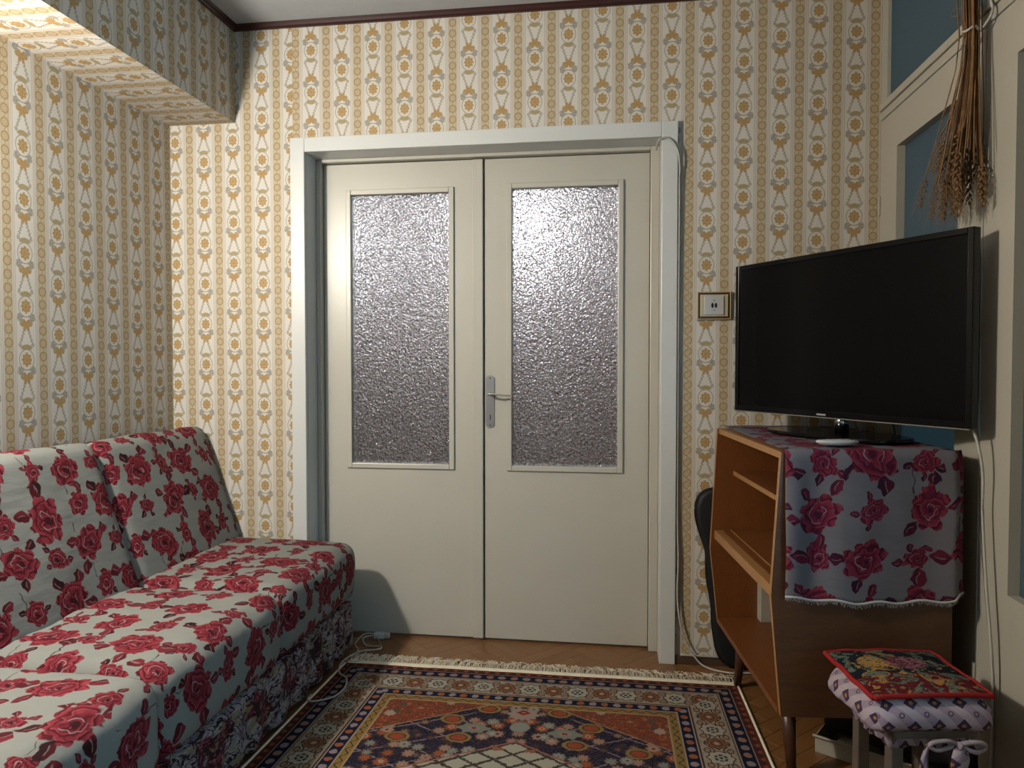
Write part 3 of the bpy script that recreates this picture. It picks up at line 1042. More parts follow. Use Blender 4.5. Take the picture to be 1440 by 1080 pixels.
lathe('opal_globe', [(0.10 * math.sin(PI * k / 12 + 0.001), 1.90 - 0.10 * math.cos(PI * k / 12)) for k in range(13)], -0.28, 1.30, m_globe, hw2, smooth=True)
lathe('lamp_base', [(0.03, 1.775), (0.035, 1.785), (0.02, 1.80), (0.02, 1.81)], -0.28, 1.30, m_whitep, hw2)
lathe('lamp_cap', [(0.012, 2.075), (0.03, 2.08), (0.03, 2.10), (0.01, 2.12)], 0.80, 1.25, m_whitep, hl)

# ------------------------------------------------------------------ glazed partition (right wall)
part = struct(boxes('wall_right', [
    (XR, XR + 0.05, -0.0115, 0.0, 0, 2.087), (XR, XR + 0.05, -0.0605, 0.0, 2.147, HC), (XR, XR + 0.05, YF, -3.16, 0, HC),
    (XR, XR + 0.05, -3.16, -0.0605, 2.505, HC)], m_cream2, bevel=0.002))
# rails between doors and transom
struct(boxes('trim_7', [(XR - 0.002, XR + 0.05, -3.16, 0.0, 2.087, 2.118)], m_cream2, bevel=0.003))
struct(boxes('trim_8', [(XR - 0.008, XR + 0.05, -3.16, 0.0, 2.120, 2.147)], m_cream2, bevel=0.004))
LW = 0.768
for i in range(4):
    y1 = -0.012 - i * (LW + 0.006)
    y0 = y1 - LW
    gy1, gy0 = y1 - 0.152, y0 + 0.145
    rt = thing('window_%d' % (i + 1), (XR, (y0 + y1) / 2, 0.01), None, None)
    rt['kind'] = 'structure'
    x0, x1 = XR, XR + 0.042
    gz0, gz1 = 0.600, 1.950
    fr_ = boxes('window_frame', [(x0, x1, gy1, y1, 0.0, 2.083), (x0, x1, y0, gy0, 0.0, 2.083), (x0, x1, gy0, gy1, 0.0, gz0), (x0, x1, gy0, gy1, gz1, 2.083)], m_cream2, rt)
    fr_.data.materials[0] = m_cream2
    box('glass_pane', (x1 - 0.014, x1 - 0.009, gy0, gy1, gz0, gz1), m_frost if i < 2 else m_frost_clear, rt)
    for hz in (1.77, 0.33):
        V, Fc = tube_data([(XR - 0.004, y1 + 0.003 - (0 if i == 0 else 0), hz - 0.035), (XR - 0.004, y1 + 0.003, hz + 0.035)], 0.0055, 8)
        mesh('hinge', V, Fc, m_cream2, rt, smooth=False)
    if i != 1:
        # transom pane above
        tr_ = thing('window_%d' % (i + 5), (XR, (y0 + y1) / 2, 2.14), None, None)
        tr_['kind'] = 'structure'
        box('glass_pane', (XR + 0.012, XR + 0.017, y0 + 0.012, y1 - 0.05, 2.147, 2.505), m_frost, tr_)
        boxes('window_frame', [(XR, XR + .04, y0 - 0.02, y0 + .012, 2.147, 2.505)], m_cream2, tr_)
    else:
        tr_ = thing('window_%d' % (i + 5), (XR, (y0 + y1) / 2, 2.14), None, None)
        tr_['kind'] = 'structure'
        box('glass_pane', (XR + 0.012, XR + 0.017, y0 + 0.012, y1 - 0.012, 2.147, 2.505), m_frost, tr_)
        boxes('window_frame', [(XR, XR + .04, y0 - 0.02, y0 + .012, 2.147, 2.505)], m_cream2, tr_)

# ------------------------------------------------------------------ sofa
SX = 0.268                      # front of base
sofa = thing('sofa', (-0.12, -1.0, 0), 'long armless sofa in a red rose-print cover against the left wall', 'sofa')


def pleat(v):
    if v.x > 0.2: v.x += 0.006 * math.sin(v.y * 46 + 1.5 * math.sin(v.y * 9)) * (0.1 - min(v.z, 0.1) + 0.05) / 0.15
    return v


softbox('base', (-0.128, -1.000, 0.112), (0.398, 0.955, 0.100), 0.018, m_valance, sofa, n=(8, 110, 12), wr=0.006, wsc=(5, 7, 9), fold=pleat)
SEG = [(-0.035, -0.700), (-0.704, -1.330), (-1.334, -1.950)]
for i, (ya, yb) in enumerate(SEG):
    softbox('seat_cushion', (-0.118, (ya + yb) / 2, 0.333), (0.405, abs(ya - yb) / 2 + 0.003, 0.118), 0.055, m_rose, sofa,
            n=(26, 30, 12), crown=(0.012, 0.001, 0.012), wr=0.006, wsc=(3.5, 9, 6), uvo=(0.03, (ya + yb) / 2), seed=i * 3.1)
    lean = math.radians(20)
    Hh = 0.282
    Tm = Matrix.Translation((-0.200, 0, 0.40)) @ Matrix.Rotation(-lean, 4, 'Y')
    fwd = 0.012 if i == 1 else 0.0
    softbox('back_cushion', (-0.068 + fwd, (ya + yb) / 2 + (0.0 if i else 0.018), Hh), (0.064, abs(ya - yb) / 2 + (0.004 if i == 0 else 0.010), Hh), 0.045, m_rose, sofa,
            n=(8, 26, 26), crown=(0.012, 0.002, 0.006), wr=0.005, wsc=(6, 6, 4), uvo=(ya * 1.0 + 0.35 + i * 0.21, 0.12 + i * 0.07), uvmode='front', T=Tm, seed=i * 5.7 + 1)
for x in (-0.48, 0.20):
    for y in (-0.12, -1.88):
        box('foot', (x - 0.02, x + 0.02, y - 0.02, y + 0.02, 0.0, 0.012), m_blackm, sofa)

# ------------------------------------------------------------------ rug
RL = 2.35
rug = thing('rug', ((RX0 + RX1) / 2, RY0 - RL / 2, 0), 'red, navy and cream oriental rug with white fringe on the parquet', 'rug')
NX, NY = 60, 80
V, UVr, Fc = [], [], []
for j in range(NY + 1):
    for i in range(NX + 1):
        u, v = RW * i / NX, RL * j / NY
        z = 0.007 + 0.0012 * noise.noise(Vector((u * 5, v * 4, 0)))
        # the sides follow the photo: left edge drifts outwards, right edge inwards slightly
        x = RX0 + u + (0.030 * (1 - u / RW) * -1 * (v / 0.75) + 0.014 * (u / RW) * (v / 0.5)) * 0.8 * min(1, 1)
        if v > 1.0: x = RX0 + u + (0.030 * (1 - u / RW) * -1 * (1 / 0.75) + 0.014 * (u / RW) * 2) * 0.8
        V.append((x, RY0 - v, z)); UVr.append((u, v))
nT = len(V)
for j in range(NY + 1):
    for i in range(NX + 1):
        p = V[j * (NX + 1) + i]
        V.append((p[0], p[1], 0.0006)); UVr.append(UVr[j * (NX + 1) + i])
idx = lambda i, j: j * (NX + 1) + i
for j in range(NY):
    for i in range(NX):
        Fc.append((idx(i, j), idx(i, j + 1), idx(i + 1, j + 1), idx(i + 1, j)))
for j in range(NY):
    for i, s_ in ((0, 1), (NX, 0)):
        q = (idx(i, j), idx(i, j + 1), idx(i, j + 1) + nT, idx(i, j) + nT)
        Fc.append(q[::-1] if s_ else q)
for i in range(NX):
    for j, s_ in ((0, 0), (NY, 1)):
        q = (idx(i, j), idx(i + 1, j), idx(i + 1, j) + nT, idx(i, j) + nT)
        Fc.append(q[::-1] if s_ else q)
mesh('pile', V, Fc, m_rug, rug, uv=UVr, smooth=False)
for i, sgn in ((0, -1), (NX, 1)):
    pts = [(V[idx(i, j)][0] + sgn * 0.006, V[idx(i, j)][1], 0.0052) for j in range(0, NY + 1, 2)]
    tube('selvage', pts, 0.005, m_fringe, rug, n=1, sides=8)
Vf, Ff = [], []
rnd = random.Random(3)
box('fringe_band', (RX0, RX1, RY0 - 0.002, RY0 + 0.030, 0.0008, 0.0065), m_fringe, rug, bevel=0.001)
x = RX0 + 0.004
while x < RX1:
    for s_ in range(2):
        L_ = rnd.uniform(0.055, 0.085)
        a = rnd.uniform(-0.5, 0.5)
        z0 = rnd.uniform(0.002, 0.006)
        xx = x + rnd.uniform(-0.002, 0.002)
        P = [(xx, RY0 + 0.028, z0), (xx + a * L_ * 0.22, RY0 + 0.028 + L_ * 0.4, z0 + rnd.uniform(0, 0.008)),
             (xx + a * L_ * 0.6 + rnd.uniform(-0.008, 0.008), RY0 + 0.028 + L_ * 0.75, rnd.uniform(0.002, 0.007)),
             (xx + a * L_ + rnd.uniform(-0.012, 0.012), RY0 + 0.028 + L_, 0.002)]
        v_, f_ = tube_data(smooth_path(P, 2), 0.0013, 3, len(Vf))
        Vf += v_; Ff += f_
    x += 0.0062
tag(mesh('fringe', Vf, Ff, m_fringe, rug), kind='stuff')

# ------------------------------------------------------------------ cabinet
CA = math.radians(5.3)
CW, CD = 0.753, 0.46            # width (local y), depth (local x)
cab = thing('media_cabinet', (1.790, -0.850, 0), 'open-fronted walnut cabinet on splayed legs under the television', 'cabinet', CA)
ZT, ZBm = 0.942, 0.212
tk = 0.018


def side(name, y0, y1, zb, zk, ins):
    pts = [(ins, ZT - 0.001), (-0.024, zk), (0.006, zb), (CD, zb), (CD, ZT - 0.001)]
    o = prism(name, pts, y0, y1, 'y', None, cab, local=True, mats=[m_walnut, m_inner, m_edge])
    fm = []
    for p in o.data.polygons:
        n = p.normal
        if n.x < -0.7: fm.append(2)
        elif (n.y > 0.5 and y0 < 0.1) or (n.y < -0.5 and y0 > 0.1): fm.append(1)
        else: fm.append(0)
    for p, i in zip(o.data.polygons, fm): p.material_index = i
    return o


side('side_panel', 0.0, tk, ZBm, 0.545, 0.0)
side('side_panel', CW - tk, CW, ZBm - 0.004, 0.490, 0.0)
box('top_panel', (0.004, CD, tk, CW - tk, ZT - 0.020, ZT - 0.001), m_edge, cab, local=True)
box('bottom_panel', (0.002, CD, tk, CW - tk, ZBm, ZBm + 0.018), m_inner, cab, local=True)
box('back_panel', (CD - 0.006, CD, tk, CW - tk, ZBm + .018, ZT - 0.02), m_inner, cab, local=True)
sh = boxes('shelf', [(0.022, CD - 0.006, tk, CW - tk, 0.545, 0.561)], m_inner, cab, local=True)
box('shelf_lip', (-0.010, 0.021, tk, CW - tk, 0.528, 0.560), m_edge, sh, local=True, bevel=0.002)
box('shelf_groove_strip', (0.048, 0.052, tk, CW - tk, 0.5612, 0.5635), m_edge, sh, local=True)
sh2 = box('shelf', (0.062, CD - 0.006, tk, CW - tk, 0.768, 0.782), m_inner, cab, local=True)
box('shelf_lip', (0.058, 0.0615, tk, CW - tk, 0.767, 0.783), m_edge, sh2, local=True)
box('inner_post', (0.150, 0.200, CW - tk - 0.050, CW - tk - 0.002, ZBm + 0.018, 0.545), m_card, cab, local=True, bevel=0.002)
for (fx, fy, tx, ty) in ((0.066, 0.085, 0.062, 0.120), (0.060, 0.660, 0.068, 0.615), (0.420, 0.085, 0.38, 0.13), (0.42, 0.65, 0.38, 0.61)):
    P = [(fx, fy, 0.0085 if (fx < 0.1 and fy > 0.5) else 0.0), (tx, ty, ZBm - 0.002)]
    V, Fc = tube_data(P, [0.0125, 0.023], 16)
    mesh('leg', V, Fc, m_legw, cab, smooth=True, local=True)
for ya in (0.10, 0.58): box('leg_rail', (0.035, 0.40, ya, ya + 0.06, ZBm - 0.014, ZBm), m_legw, cab, local=True)

# cloth over the cabinet
cl = thing('cabinet_cloth', (1.790, -0.850, 0.944), 'rose-print cloth with frayed white hem draped over the cabinet', 'cloth', CA)
NXc, NYc = 64, 90
topL, drop = CW - 0.005, 0.400
V, UVc, Fc = [], [], []
r0 = 0.010
for j in range(NYc + 1):
    s_ = (topL + drop) * j / NYc
    for i in range(NXc + 1):
        t = i / NXc
        W_ = CD + 0.018
        X = 0.008 + t * W_
        if s_ < topL:
            Y = topL - s_
            Z = 0.0045 + 0.0035 * max(0, noise.noise(Vector((X * 9, Y * 6, 3)))) + 0.002
            if X < 0.03: Z = 0.0055
            # the far left corner of the cloth is drawn back from the edge
            xo = 0.018 * (Y / topL)
            X = X + xo * (1 - t)
            if X > CD: Z -= (X - CD) * 1.2
        else:
            d = s_ - topL
            amp = min(1, d / 0.20)
            Y = -0.006 - 0.008 * amp * (1 + math.sin(X * 34 + 2.0 * math.sin(X * 11)) * 0.8) - 0.004 * noise.noise(Vector((X * 12, d * 6, 0)))
            Z = 0.004 - d
            if d < 0.012: Y = -0.006 * d / 0.012; Z = 0.0055 - d * d * 40
            if X > CD:
                Y += (X - CD) * 0.7
                Z += 0.012 * amp
            Z -= 0.012 * amp * math.sin(t * 3.1) - 0.004 * amp * math.sin(X * 55)
            X = 0.008 + t * W_ + 0.004 * amp * noise.noise(Vector((X * 5, d * 5, 9)))
        V.append((X, Y, Z)); UVc.append((t * W_ + 0.035, -s_ + 0.10))
for j in range(NYc):
    for i in range(NXc):
        a = j * (NXc + 1) + i
        Fc.append((a, a + NXc + 1, a + NXc + 2, a + 1))
cs_ = mesh('sheet', V, Fc, m_rose_cool_light, cl, uv=UVc, smooth=True, local=True)
so = cs_.modifiers.new('s', 'SOLIDIFY'); so.thickness = 0.0016; so.offset = 0.0
last = V[-(NXc + 1):]
Vh, Fh = [], []
for i in range(NXc):
    a, b = Vector(last[i]), Vector(last[i + 1])
    q = (a + b) / 2
    for k in range(3):
        p = a.lerp(b, rnd.random())
        P = [p + Vector((0, -0.001, 0.004)), p + Vector((rnd.uniform(-.003, .003), -0.002, -0.003)), p + Vector((rnd.uniform(-.006, .006), -0.003, -rnd.uniform(0.005, 0.012)))]
        v_, f_ = tube_data(P, 0.0006, 3, len(Vh)); Vh += v_; Fh += f_
tag(mesh('frayed_threads', Vh, Fh, m_hem, cl, local=True), kind='stuff')
hem = tube('hem', [Vector(p) + Vector((0, -0.001, 0.001)) for p in last[::2]], 0.0042, m_hem, cl, n=1, sides=6, local=True)

# ------------------------------------------------------------------ television
TA = math.atan2(-0.838, 0.545)
tv = thing('television', (2.0175, -0.520, 0.956), 'wide black flat-screen television standing on the cloth-covered cabinet', 'television', TA)
hw, z0, z1 = 0.4355, 1.014 - 0.956, 1.536 - 0.956
bz = 0.017
boxes('bezel', [(-hw, -hw + bz, -0.006, 0.022, z0, z1), (hw - bz, hw, -0.006, 0.022, z0, z1), (-hw + bz, hw - bz, -0.006, 0.022, z0, z0 + bz * 1.15), (-hw + bz, hw - bz, -0.006, 0.022, z1 - bz, z1)], m_black, tv, local=True, bevel=0.002)
box('screen', (-hw + bz, hw - bz, -0.001, 0.012, z0 + bz, z1 - bz), m_screen, tv, local=True)
box('bezel_strip', (-hw + 0.004, hw - 0.004, -0.0055, 0.012, z0 - 0.0030, z0), m_cableg, tv, local=True)
softbox('rear_housing', (0, 0.030, (z0 + z1) / 2), (hw - 0.012, 0.028, (z1 - z0) / 2 - 0.012), 0.02, m_blackm, tv, n=(12, 4, 8), local=True)
box('tuner_hump', (-0.26, 0.26, 0.052, 0.072, z0 + 0.03, z0 + 0.30), m_blackm, tv, local=True, bevel=0.01)
V, Fc = tube_data([(0.012, 0.022, 0.010), (0.012, 0.022, z0 + 0.02)], 0.021, 24)
mesh('neck', V, Fc, m_neck, tv, local=True, smooth=True)
pts = []
for i in range(48):
    a = 2 * PI * i / 48
    ca, sa = math.cos(a), math.sin(a)
    pts.append((0.235 * math.copysign(abs(ca) ** 0.6, ca), 0.010 + 0.115 * math.copysign(abs(sa) ** 0.7, sa)))
prism('stand_base', pts, 0.0005, 0.011, 'z', m_black, tv, local=True, bevel=0.003)
for k in range(7):
    box('logo_letter', (-0.060 + k * 0.0052, -0.0565 + k * 0.0052, -0.0072, -0.006, z0 + 0.005, z0 + 0.0105), m_whitep, tv, local=True)

# white oval gadget in front of the stand
rm = thing('remote_control', (1.955, -0.778, 0.955), 'small white oval remote lying in front of the television stand', 'remote', 0.08)
prof = [(0.25, 0.0), (0.80, 0.002), (1.0, 0.009), (1.0, 0.0125), (0.93, 0.0155), (0.3, 0.0165)]
lathe('body', [(r * 0.058, z) for r, z in prof], 0, 0, m_whitep, rm, seg=32, sx=1.0, sy=0.42, smooth=True, local=True)
for k in range(4):
    box('button', (-0.030 + k * 0.017, -0.019 + k * 0.017, -0.006, 0.004, 0.0160, 0.0178), m_whitep, rm, local=True, bevel=0.001)

# ------------------------------------------------------------------ black bag behind the cabinet
def P1(u, v, y=-0.03):
    """photo outline point on the plane y"""
    f = F_PX
    F_ = Vector((-math.sin(YAW) * math.cos(PITCH), math.cos(YAW) * math.cos(PITCH), math.sin(PITCH)))
    r_ = Vector((math.cos(YAW), math.sin(YAW), 0)); u_ = r_.cross(F_)
    d = F_ + r_ * ((u - 720) / f) - u_ * ((v - 540) / f)
    o = Vector(cam.location)
    return o + d * ((y - o.y) / d.y)


outl = [(1.728, 0.705), (1.690, 0.695), (1.664, 0.672), (1.652, 0.632), (1.655, 0.580), (1.672, 0.520), (1.692, 0.460), (1.694, 0.410), (1.697, 0.350),
        (1.708, 0.290), (1.716, 0.240), (1.718, 0.180), (1.726, 0.120), (1.736, 0.070), (1.756, 0.035), (1.800, 0.012), (1.99, 0.010), (2.07, 0.03), (2.10, 0.10), (2.11, 0.30), (2.07, 0.42), (2.06, 0.50), (2.09, 0.60), (2.06, 0.68), (2.0, 0.705)]
bag = thing('padded_case', (1.88, -0.055, 0.0), 'black padded case leaning on the wall behind the walnut cabinet', 'case')
outl = [(min(x, 2.0) if x > 1.9 else x, z) for x, z in outl if x < 1.95 or x in (1.99, 2.0)]
prism('case_body', outl, -0.056, -0.008, 'y', m_bag, bag, bevel=0.018, seg=4, smooth=True)
zp = smooth_path([(x, -0.060, z) for x, z in outl + outl[:1]], 3)
tube('zip', [Vector((p.x + (-0.0015 if p.x < 1.9 else 0.0015), p.y + 0.028, max(p.z, 0.006))) for p in zp], 0.004, m_blackm, bag, n=1, sides=6)

# ------------------------------------------------------------------ socket plate on the wall
sk = thing('wall_socket', (1.7195, 0, 1.352), 'square ivory wall socket in a brown and gilt frame right of the door', 'socket')
sx0, sx1, sz0, sz1 = 1.6555, 1.7835, 1.3535, 1.4615


def ring(name, a, w, y0, y1, m, bev):
    x0, x1, z0_, z1_ = a
    return boxes(name, [(x0, x0 + w, y0, y1, z0_, z1_), (x1 - w, x1, y0, y1, z0_, z1_), (x0 + w, x1 - w, y0, y1, z0_, z0_ + w), (x0 + w, x1 - w, y0, y1, z1_ - w, z1_)], m, sk, bevel=bev)


ring('gilt_edge', (sx0, sx1, sz0, sz1), 0.0045, -0.011, 0, m_socket_g, 0.001)
ring('brown_frame', (sx0 + .0045, sx1 - .0045, sz0 + .0045, sz1 - .0045), 0.007, -0.009, 0, m_socket_b, 0.001)
box('ivory_plate', (sx0 + .0115, sx1 - .0115, sz0 * 0 - 0.013, 0, sz0 + .0115, sz1 - .0115), m_socket_c, sk, bevel=0.002)
ins = box('insert', (sx0 + 0.026, sx1 - 0.028, -0.0175, -0.0125, sz0 + 0.018, sz1 - 0.016), m_whitep, sk, bevel=0.003)
cxs = (sx0 + 0.026 + sx1 - 0.028) / 2
for s_ in (-1, 1):
    lathe('slot', [(0.0052, 0.0), (0.0052, 0.0012)], 0, 0, m_dark, ins, seg=14, sx=0.9, sy=1.9,
          T=Matrix.Translation((cxs + s_ * 0.0065, -0.0175, (sz0 + sz1) / 2)) @ Matrix.Rotation(PI / 2, 4, 'X'))
    lathe('screw', [(0.0028, 0.0), (0.0028, 0.001)], 0, 0, m_cableg, ins, seg=10,
          T=Matrix.Translation((cxs, -0.0175, (sz0 + sz1) / 2 + s_ * 0.019)) @ Matrix.Rotation(PI / 2, 4, 'X'))

# ------------------------------------------------------------------ wheat bunch
wh = thing('wheat_bunch', (2.27, -0.735, 1.60), 'dried wheat bunch tied with white string hanging on the glazed partition', 'wheat')
rw = random.Random(11)
Vs, Fs = [], []
TIE = Vector((2.274, -0.800, 2.066))
tips = []
for k in range(110):
    a, b = rw.gauss(0, 1), rw.gauss(0, 1)
    top = TIE + Vector((0.012 * a - 0.004, 0.020 * b + 0.035, 0.40 + rw.uniform(-0.03, 0.02)))
    mid = TIE + Vector((0.008 * a, 0.011 * b, rw.uniform(-0.01, 0.01)))
    L_ = rw.uniform(0.26, 0.40)
    low = TIE + Vector((-0.010 + 0.014 * a, 0.024 * b + 0.006, -0.20))
    end = TIE + Vector((-0.018 + 0.024 * a, 0.036 * b + 0.016, -L_))
    for p in (top, mid, low, end): p.x = min(p.x, XR - 0.006)
    v_, f_ = tube_data(smooth_path([top, mid, low, end], 3), rw.uniform(0.0012, 0.0022), 4, len(Vs))
    Vs += v_; Fs += f_
    tips.append((low, end))
# two stray bent blades
for P in ([TIE + Vector((-.01, .02, -.14)), TIE + Vector((-.02, .10, -.22)), TIE + Vector((-.02, .135, -.245)), TIE + Vector((-.02, .13, -.262)), TIE + Vector((-.02, .06, -.30))],
          [TIE + Vector((-.01, .04, .06)), TIE + Vector((-.02, .07, .075)), TIE + Vector((-.02, .05, .085)), TIE + Vector((-.01, .03, .07))]):
    v_, f_ = tube_data(smooth_path(P, 4), 0.0014, 4, len(Vs)); Vs += v_; Fs += f_
tag(mesh('straw_stems', Vs, Fs, m_straw, wh, smooth=True), kind='stuff')


def ear(p, d, L_, seed):
    rr = random.Random(seed)
    V, Fc = [], []
    d = d.normalized()
    a = d.cross(Vector((1, 0.2, 0))).normalized()
    b = d.cross(a)
    n = 9
    for i in range(n):
        t = i / (n - 1)
        c = p + d * (L_ * t)
        rad = 0.0120 * (1 - 0.55 * abs(t - 0.35))
        for k in range(3):
            th = 2 * PI * k / 3 + i * 1.05
            o = (a * math.cos(th) + b * math.sin(th))
            base = c + o * 0.002
            tip = c + o * rad + d * 0.013
            m1 = (base + tip) / 2
            w = d.cross(o) * 0.0048
            b0 = len(V)
            V += [base, m1 + w + o * .001, tip, m1 - w + o * .001, m1 + o * 0.004]
            Fc += [(b0, b0 + 1, b0 + 4), (b0 + 1, b0 + 2, b0 + 4), (b0 + 2, b0 + 3, b0 + 4), (b0 + 3, b0, b0 + 4), (b0, b0 + 3, b0 + 2, b0 + 1)]
            if i % 2 == 0:
                e = tip + d * rr.uniform(0.02, 0.045) + o * 0.006
                v_, f_ = tube_data([tip, e], 0.0004, 3, len(V)); V += v_; Fc += f_
    return V, Fc


for k, (lo, en) in enumerate(tips):
    if k % 3: continue
    d = en - lo
    V, Fc = ear(en - d.normalized() * 0.01, d + Vector((0, 0, -0.06)), rw.uniform(0.065, 0.095), k)
    V = [Vector((min(v.x, XR - 0.003), v.y, v.z)) for v in V]
    mesh('wheat_ear', V, Fc, m_ear, wh)
ringp = [TIE + Vector((0.016 * math.cos(a) - 0.002, 0.024 * math.sin(a), 0.003 * math.sin(3 * a))) for a in [2 * PI * i / 16 for i in range(17)]]
tube('tie_string', ringp + [TIE + Vector((0.01, 0.03, -0.01)), TIE + Vector((0.0, 0.055, -0.018)), TIE + Vector((0.01, 0.03, 0.0))], 0.0035, m_string, wh, n=2, sides=6)
tube('hanging_string', [TIE + Vector((0.02, -0.02, 0.0)), TIE + Vector((0.030, -0.045, 0.03)), TIE + Vector((0.034, -0.02, 0.09)), TIE + Vector((0.034, -0.035, 0.15)), TIE + Vector((0.036, -0.01, 0.30)), TIE + Vector((0.036, 0.0, 0.44))], 0.0035, m_string, wh, n=5, sides=6)

# ------------------------------------------------------------------ stool with cushion and tapestry pad
SA = math.radians(10)
SC = (2.062, -1.050, 0)
st = thing('stool', SC, 'small wooden stool with lilac diamond-print cushion beside the cabinet', 'stool', SA)
box('seat_board', (-0.100, 0.100, -0.085, 0.125, 0.318, 0.337), m_stoolw, st, local=True, bevel=0.004)
for sx in (-1, 1):
    for sy in (-1, 1):
        prism('leg', [(sx * 0.078 + a * 0.015, sy * 0.075 + 0.026 + b * 0.015) for a, b in ((-1, -1), (1, -1), (1, 1), (-1, 1))], 0.0, 0.319, 'z', m_stoolw, st, local=True, bevel=0.003)
for ya in (-0.057, 0.093): box('stretcher', (-0.078, 0.078, ya, ya + 0.016, 0.10, 0.125), m_stoolw, st, local=True, bevel=0.002)


def sag(v):
    v.z -= 0.012 * (abs(v.x) / 0.15) ** 3 + 0.010 * (abs(v.y) / 0.15) ** 3
    return v


cu = softbox('cushion', (-0.004, 0.026, 0.375), (0.146, 0.124, 0.037), 0.034, m_cush, st, n=(26, 26, 12), crown=(0.006, 0.006, 0.008), wr=0.006, wsc=(12, 12, 12), fold=sag, local=True)
# drawn hem of the cover under the cushion
Vg, Fg = [], []
N = 96
for j, (z, rr_) in enumerate(((0.348, 0.122), (0.332, 0.108), (0.314, 0.105), (0.292, 0.108))):
    for i in range(N):
        a = 2 * PI * i / N
        ca, sa = math.cos(a), math.sin(a)
        s_ = rr_ / max(abs(ca), abs(sa)) ** 0.75
        s_ += 0.003 * math.sin(a * 26 + j * .4)
        Vg.append((s_ * ca, s_ * sa * 0.88 + 0.024, z + 0.004 * math.sin(a * 9)))
for j in range(3):
    for i in range(N):
        i2 = (i + 1) % N
        Fg.append((j * N + i, j * N + i2, (j + 1) * N + i2, (j + 1) * N + i))
uvg = [(math.atan2(v[1], v[0]) * 0.15, v[2]) for v in Vg]
fr2 = mesh('cushion_frill', Vg, Fg, m_cush, st, uv=uvg, smooth=True, local=True)
so = fr2.modifiers.new('s', 'SOLIDIFY'); so.thickness = 0.002


def ribbon(name, pts, w, parent):
    P = smooth_path(pts, 5)
    V, Fc, U = [], [], []
    for i, p in enumerate(P):
        t = i / (len(P) - 1)
        ww = w(t)
        V += [p + Vector((-ww, 0, 0)), p + Vector((ww, 0, 0))] if abs(P[min(i + 1, len(P) - 1)].z - P[max(i - 1, 0)].z) > abs(P[min(i + 1, len(P) - 1)].x - P[max(i - 1, 0)].x) else [p + Vector((0, 0, -ww)), p + Vector((0, 0, ww))]
        U += [(t * 0.1, 0), (t * 0.1, 0.03)]
    for i in range(len(P) - 1): Fc.append((2 * i, 2 * i + 1, 2 * i + 3, 2 * i + 2))
    o = mesh(name, V, Fc, m_cush, parent, uv=U, smooth=True, local=True)
    s = o.modifiers.new('s', 'SOLIDIFY'); s.thickness = 0.003
    return o


ky = -0.098
ribbon('bow_tail', [(0.040, ky - .008, 0.318), (0.038, ky - .016, 0.296), (0.034, ky - .018, 0.268), (0.030, ky - .014, 0.236)], lambda t: 0.004 + 0.017 * math.sin(min(1, t * 1.02) * PI) ** 0.8, st)
ribbon('bow_tail', [(-0.030, ky - .004, 0.316), (-0.042, ky - .010, 0.290), (-0.046, ky - .012, 0.262), (-0.040, ky - .010, 0.235)], lambda t: 0.004 + 0.008 * t, st)
tube('bow_loop', [(0.045, ky - .008, 0.316), (0.066, ky - .016, 0.324), (0.092, ky - .014, 0.320), (0.100, ky - .010, 0.308), (0.080, ky - .014, 0.300), (0.060, ky - .014, 0.305), (0.042, ky - .008, 0.314)], 0.0055, m_lilac, st, sides=6, local=True)
tube('bow_loop', [(0.035, ky - .008, 0.316), (0.010, ky - .012, 0.326), (-0.020, ky - .010, 0.322), (-0.028, ky - .008, 0.312), (-0.008, ky - .010, 0.304), (0.035, ky - .006, 0.313)], 0.005, m_lilac, st, sides=6, local=True)
lathe('bow_knot', [(0.003, 0.304), (0.009, 0.308), (0.009, 0.318), (0.003, 0.322)], 0.040, ky - 0.010, m_lilac, st, seg=12, smooth=True, local=True)

pad = thing('tapestry_pad', (SC[0], SC[1], 0.418), 'flower tapestry seat pad with red piping on the stool cushion', 'seat pad', SA)
tilt = Matrix.Translation((-0.008, 0.034, 0.008)) @ Matrix.Diagonal((0.94, 0.80, 1.0, 1.0)) @ Matrix.Rotation(math.radians(1.5), 4, 'X')
N = 26
hw_ = 0.150
V, U, Fc = [], [], []
for j in range(N + 1):
    for i in range(N + 1):
        x, y = -hw_ + 2 * hw_ * i / N, -hw_ + 2 * hw_ * j / N
        e = max(abs(x), abs(y)) / hw_
        z = 0.010 * (1 - e ** 2) + 0.004 * noise.noise(Vector((x * 16, y * 16, 1))) - 0.004 * (abs(x) / hw_) ** 3
        V.append((x, y, z)); U.append((x + hw_, y + hw_))
for j in range(N):
    for i in range(N):
        a = j * (N + 1) + i
        Fc.append((a, a + 1, a + N + 2, a + N + 1))
po = mesh('tapestry_top', V, Fc, m_tap, pad, uv=U, smooth=True, local=True, T=tilt)
s = po.modifiers.new('s', 'SOLIDIFY'); s.thickness = 0.008; s.offset = -1
ed = [V[i] for i in range(N + 1)] + [V[j * (N + 1) + N] for j in range(1, N + 1)] + [V[N * (N + 1) + i] for i in range(N - 1, -1, -1)] + [V[j * (N + 1)] for j in range(N - 1, -1, -1)]
front = ed
tube('red_piping', [(p[0], p[1], p[2] - 0.002) for p in front], 0.0062, m_red, pad, n=1, sides=8, local=True, T=tilt)
box('lining_edge', (-hw_ + 0.01, hw_ - 0.01, hw_ + 0.002, hw_ + 0.014, -0.008, 0.004), m_peach, pad, local=True, bevel=0.003)

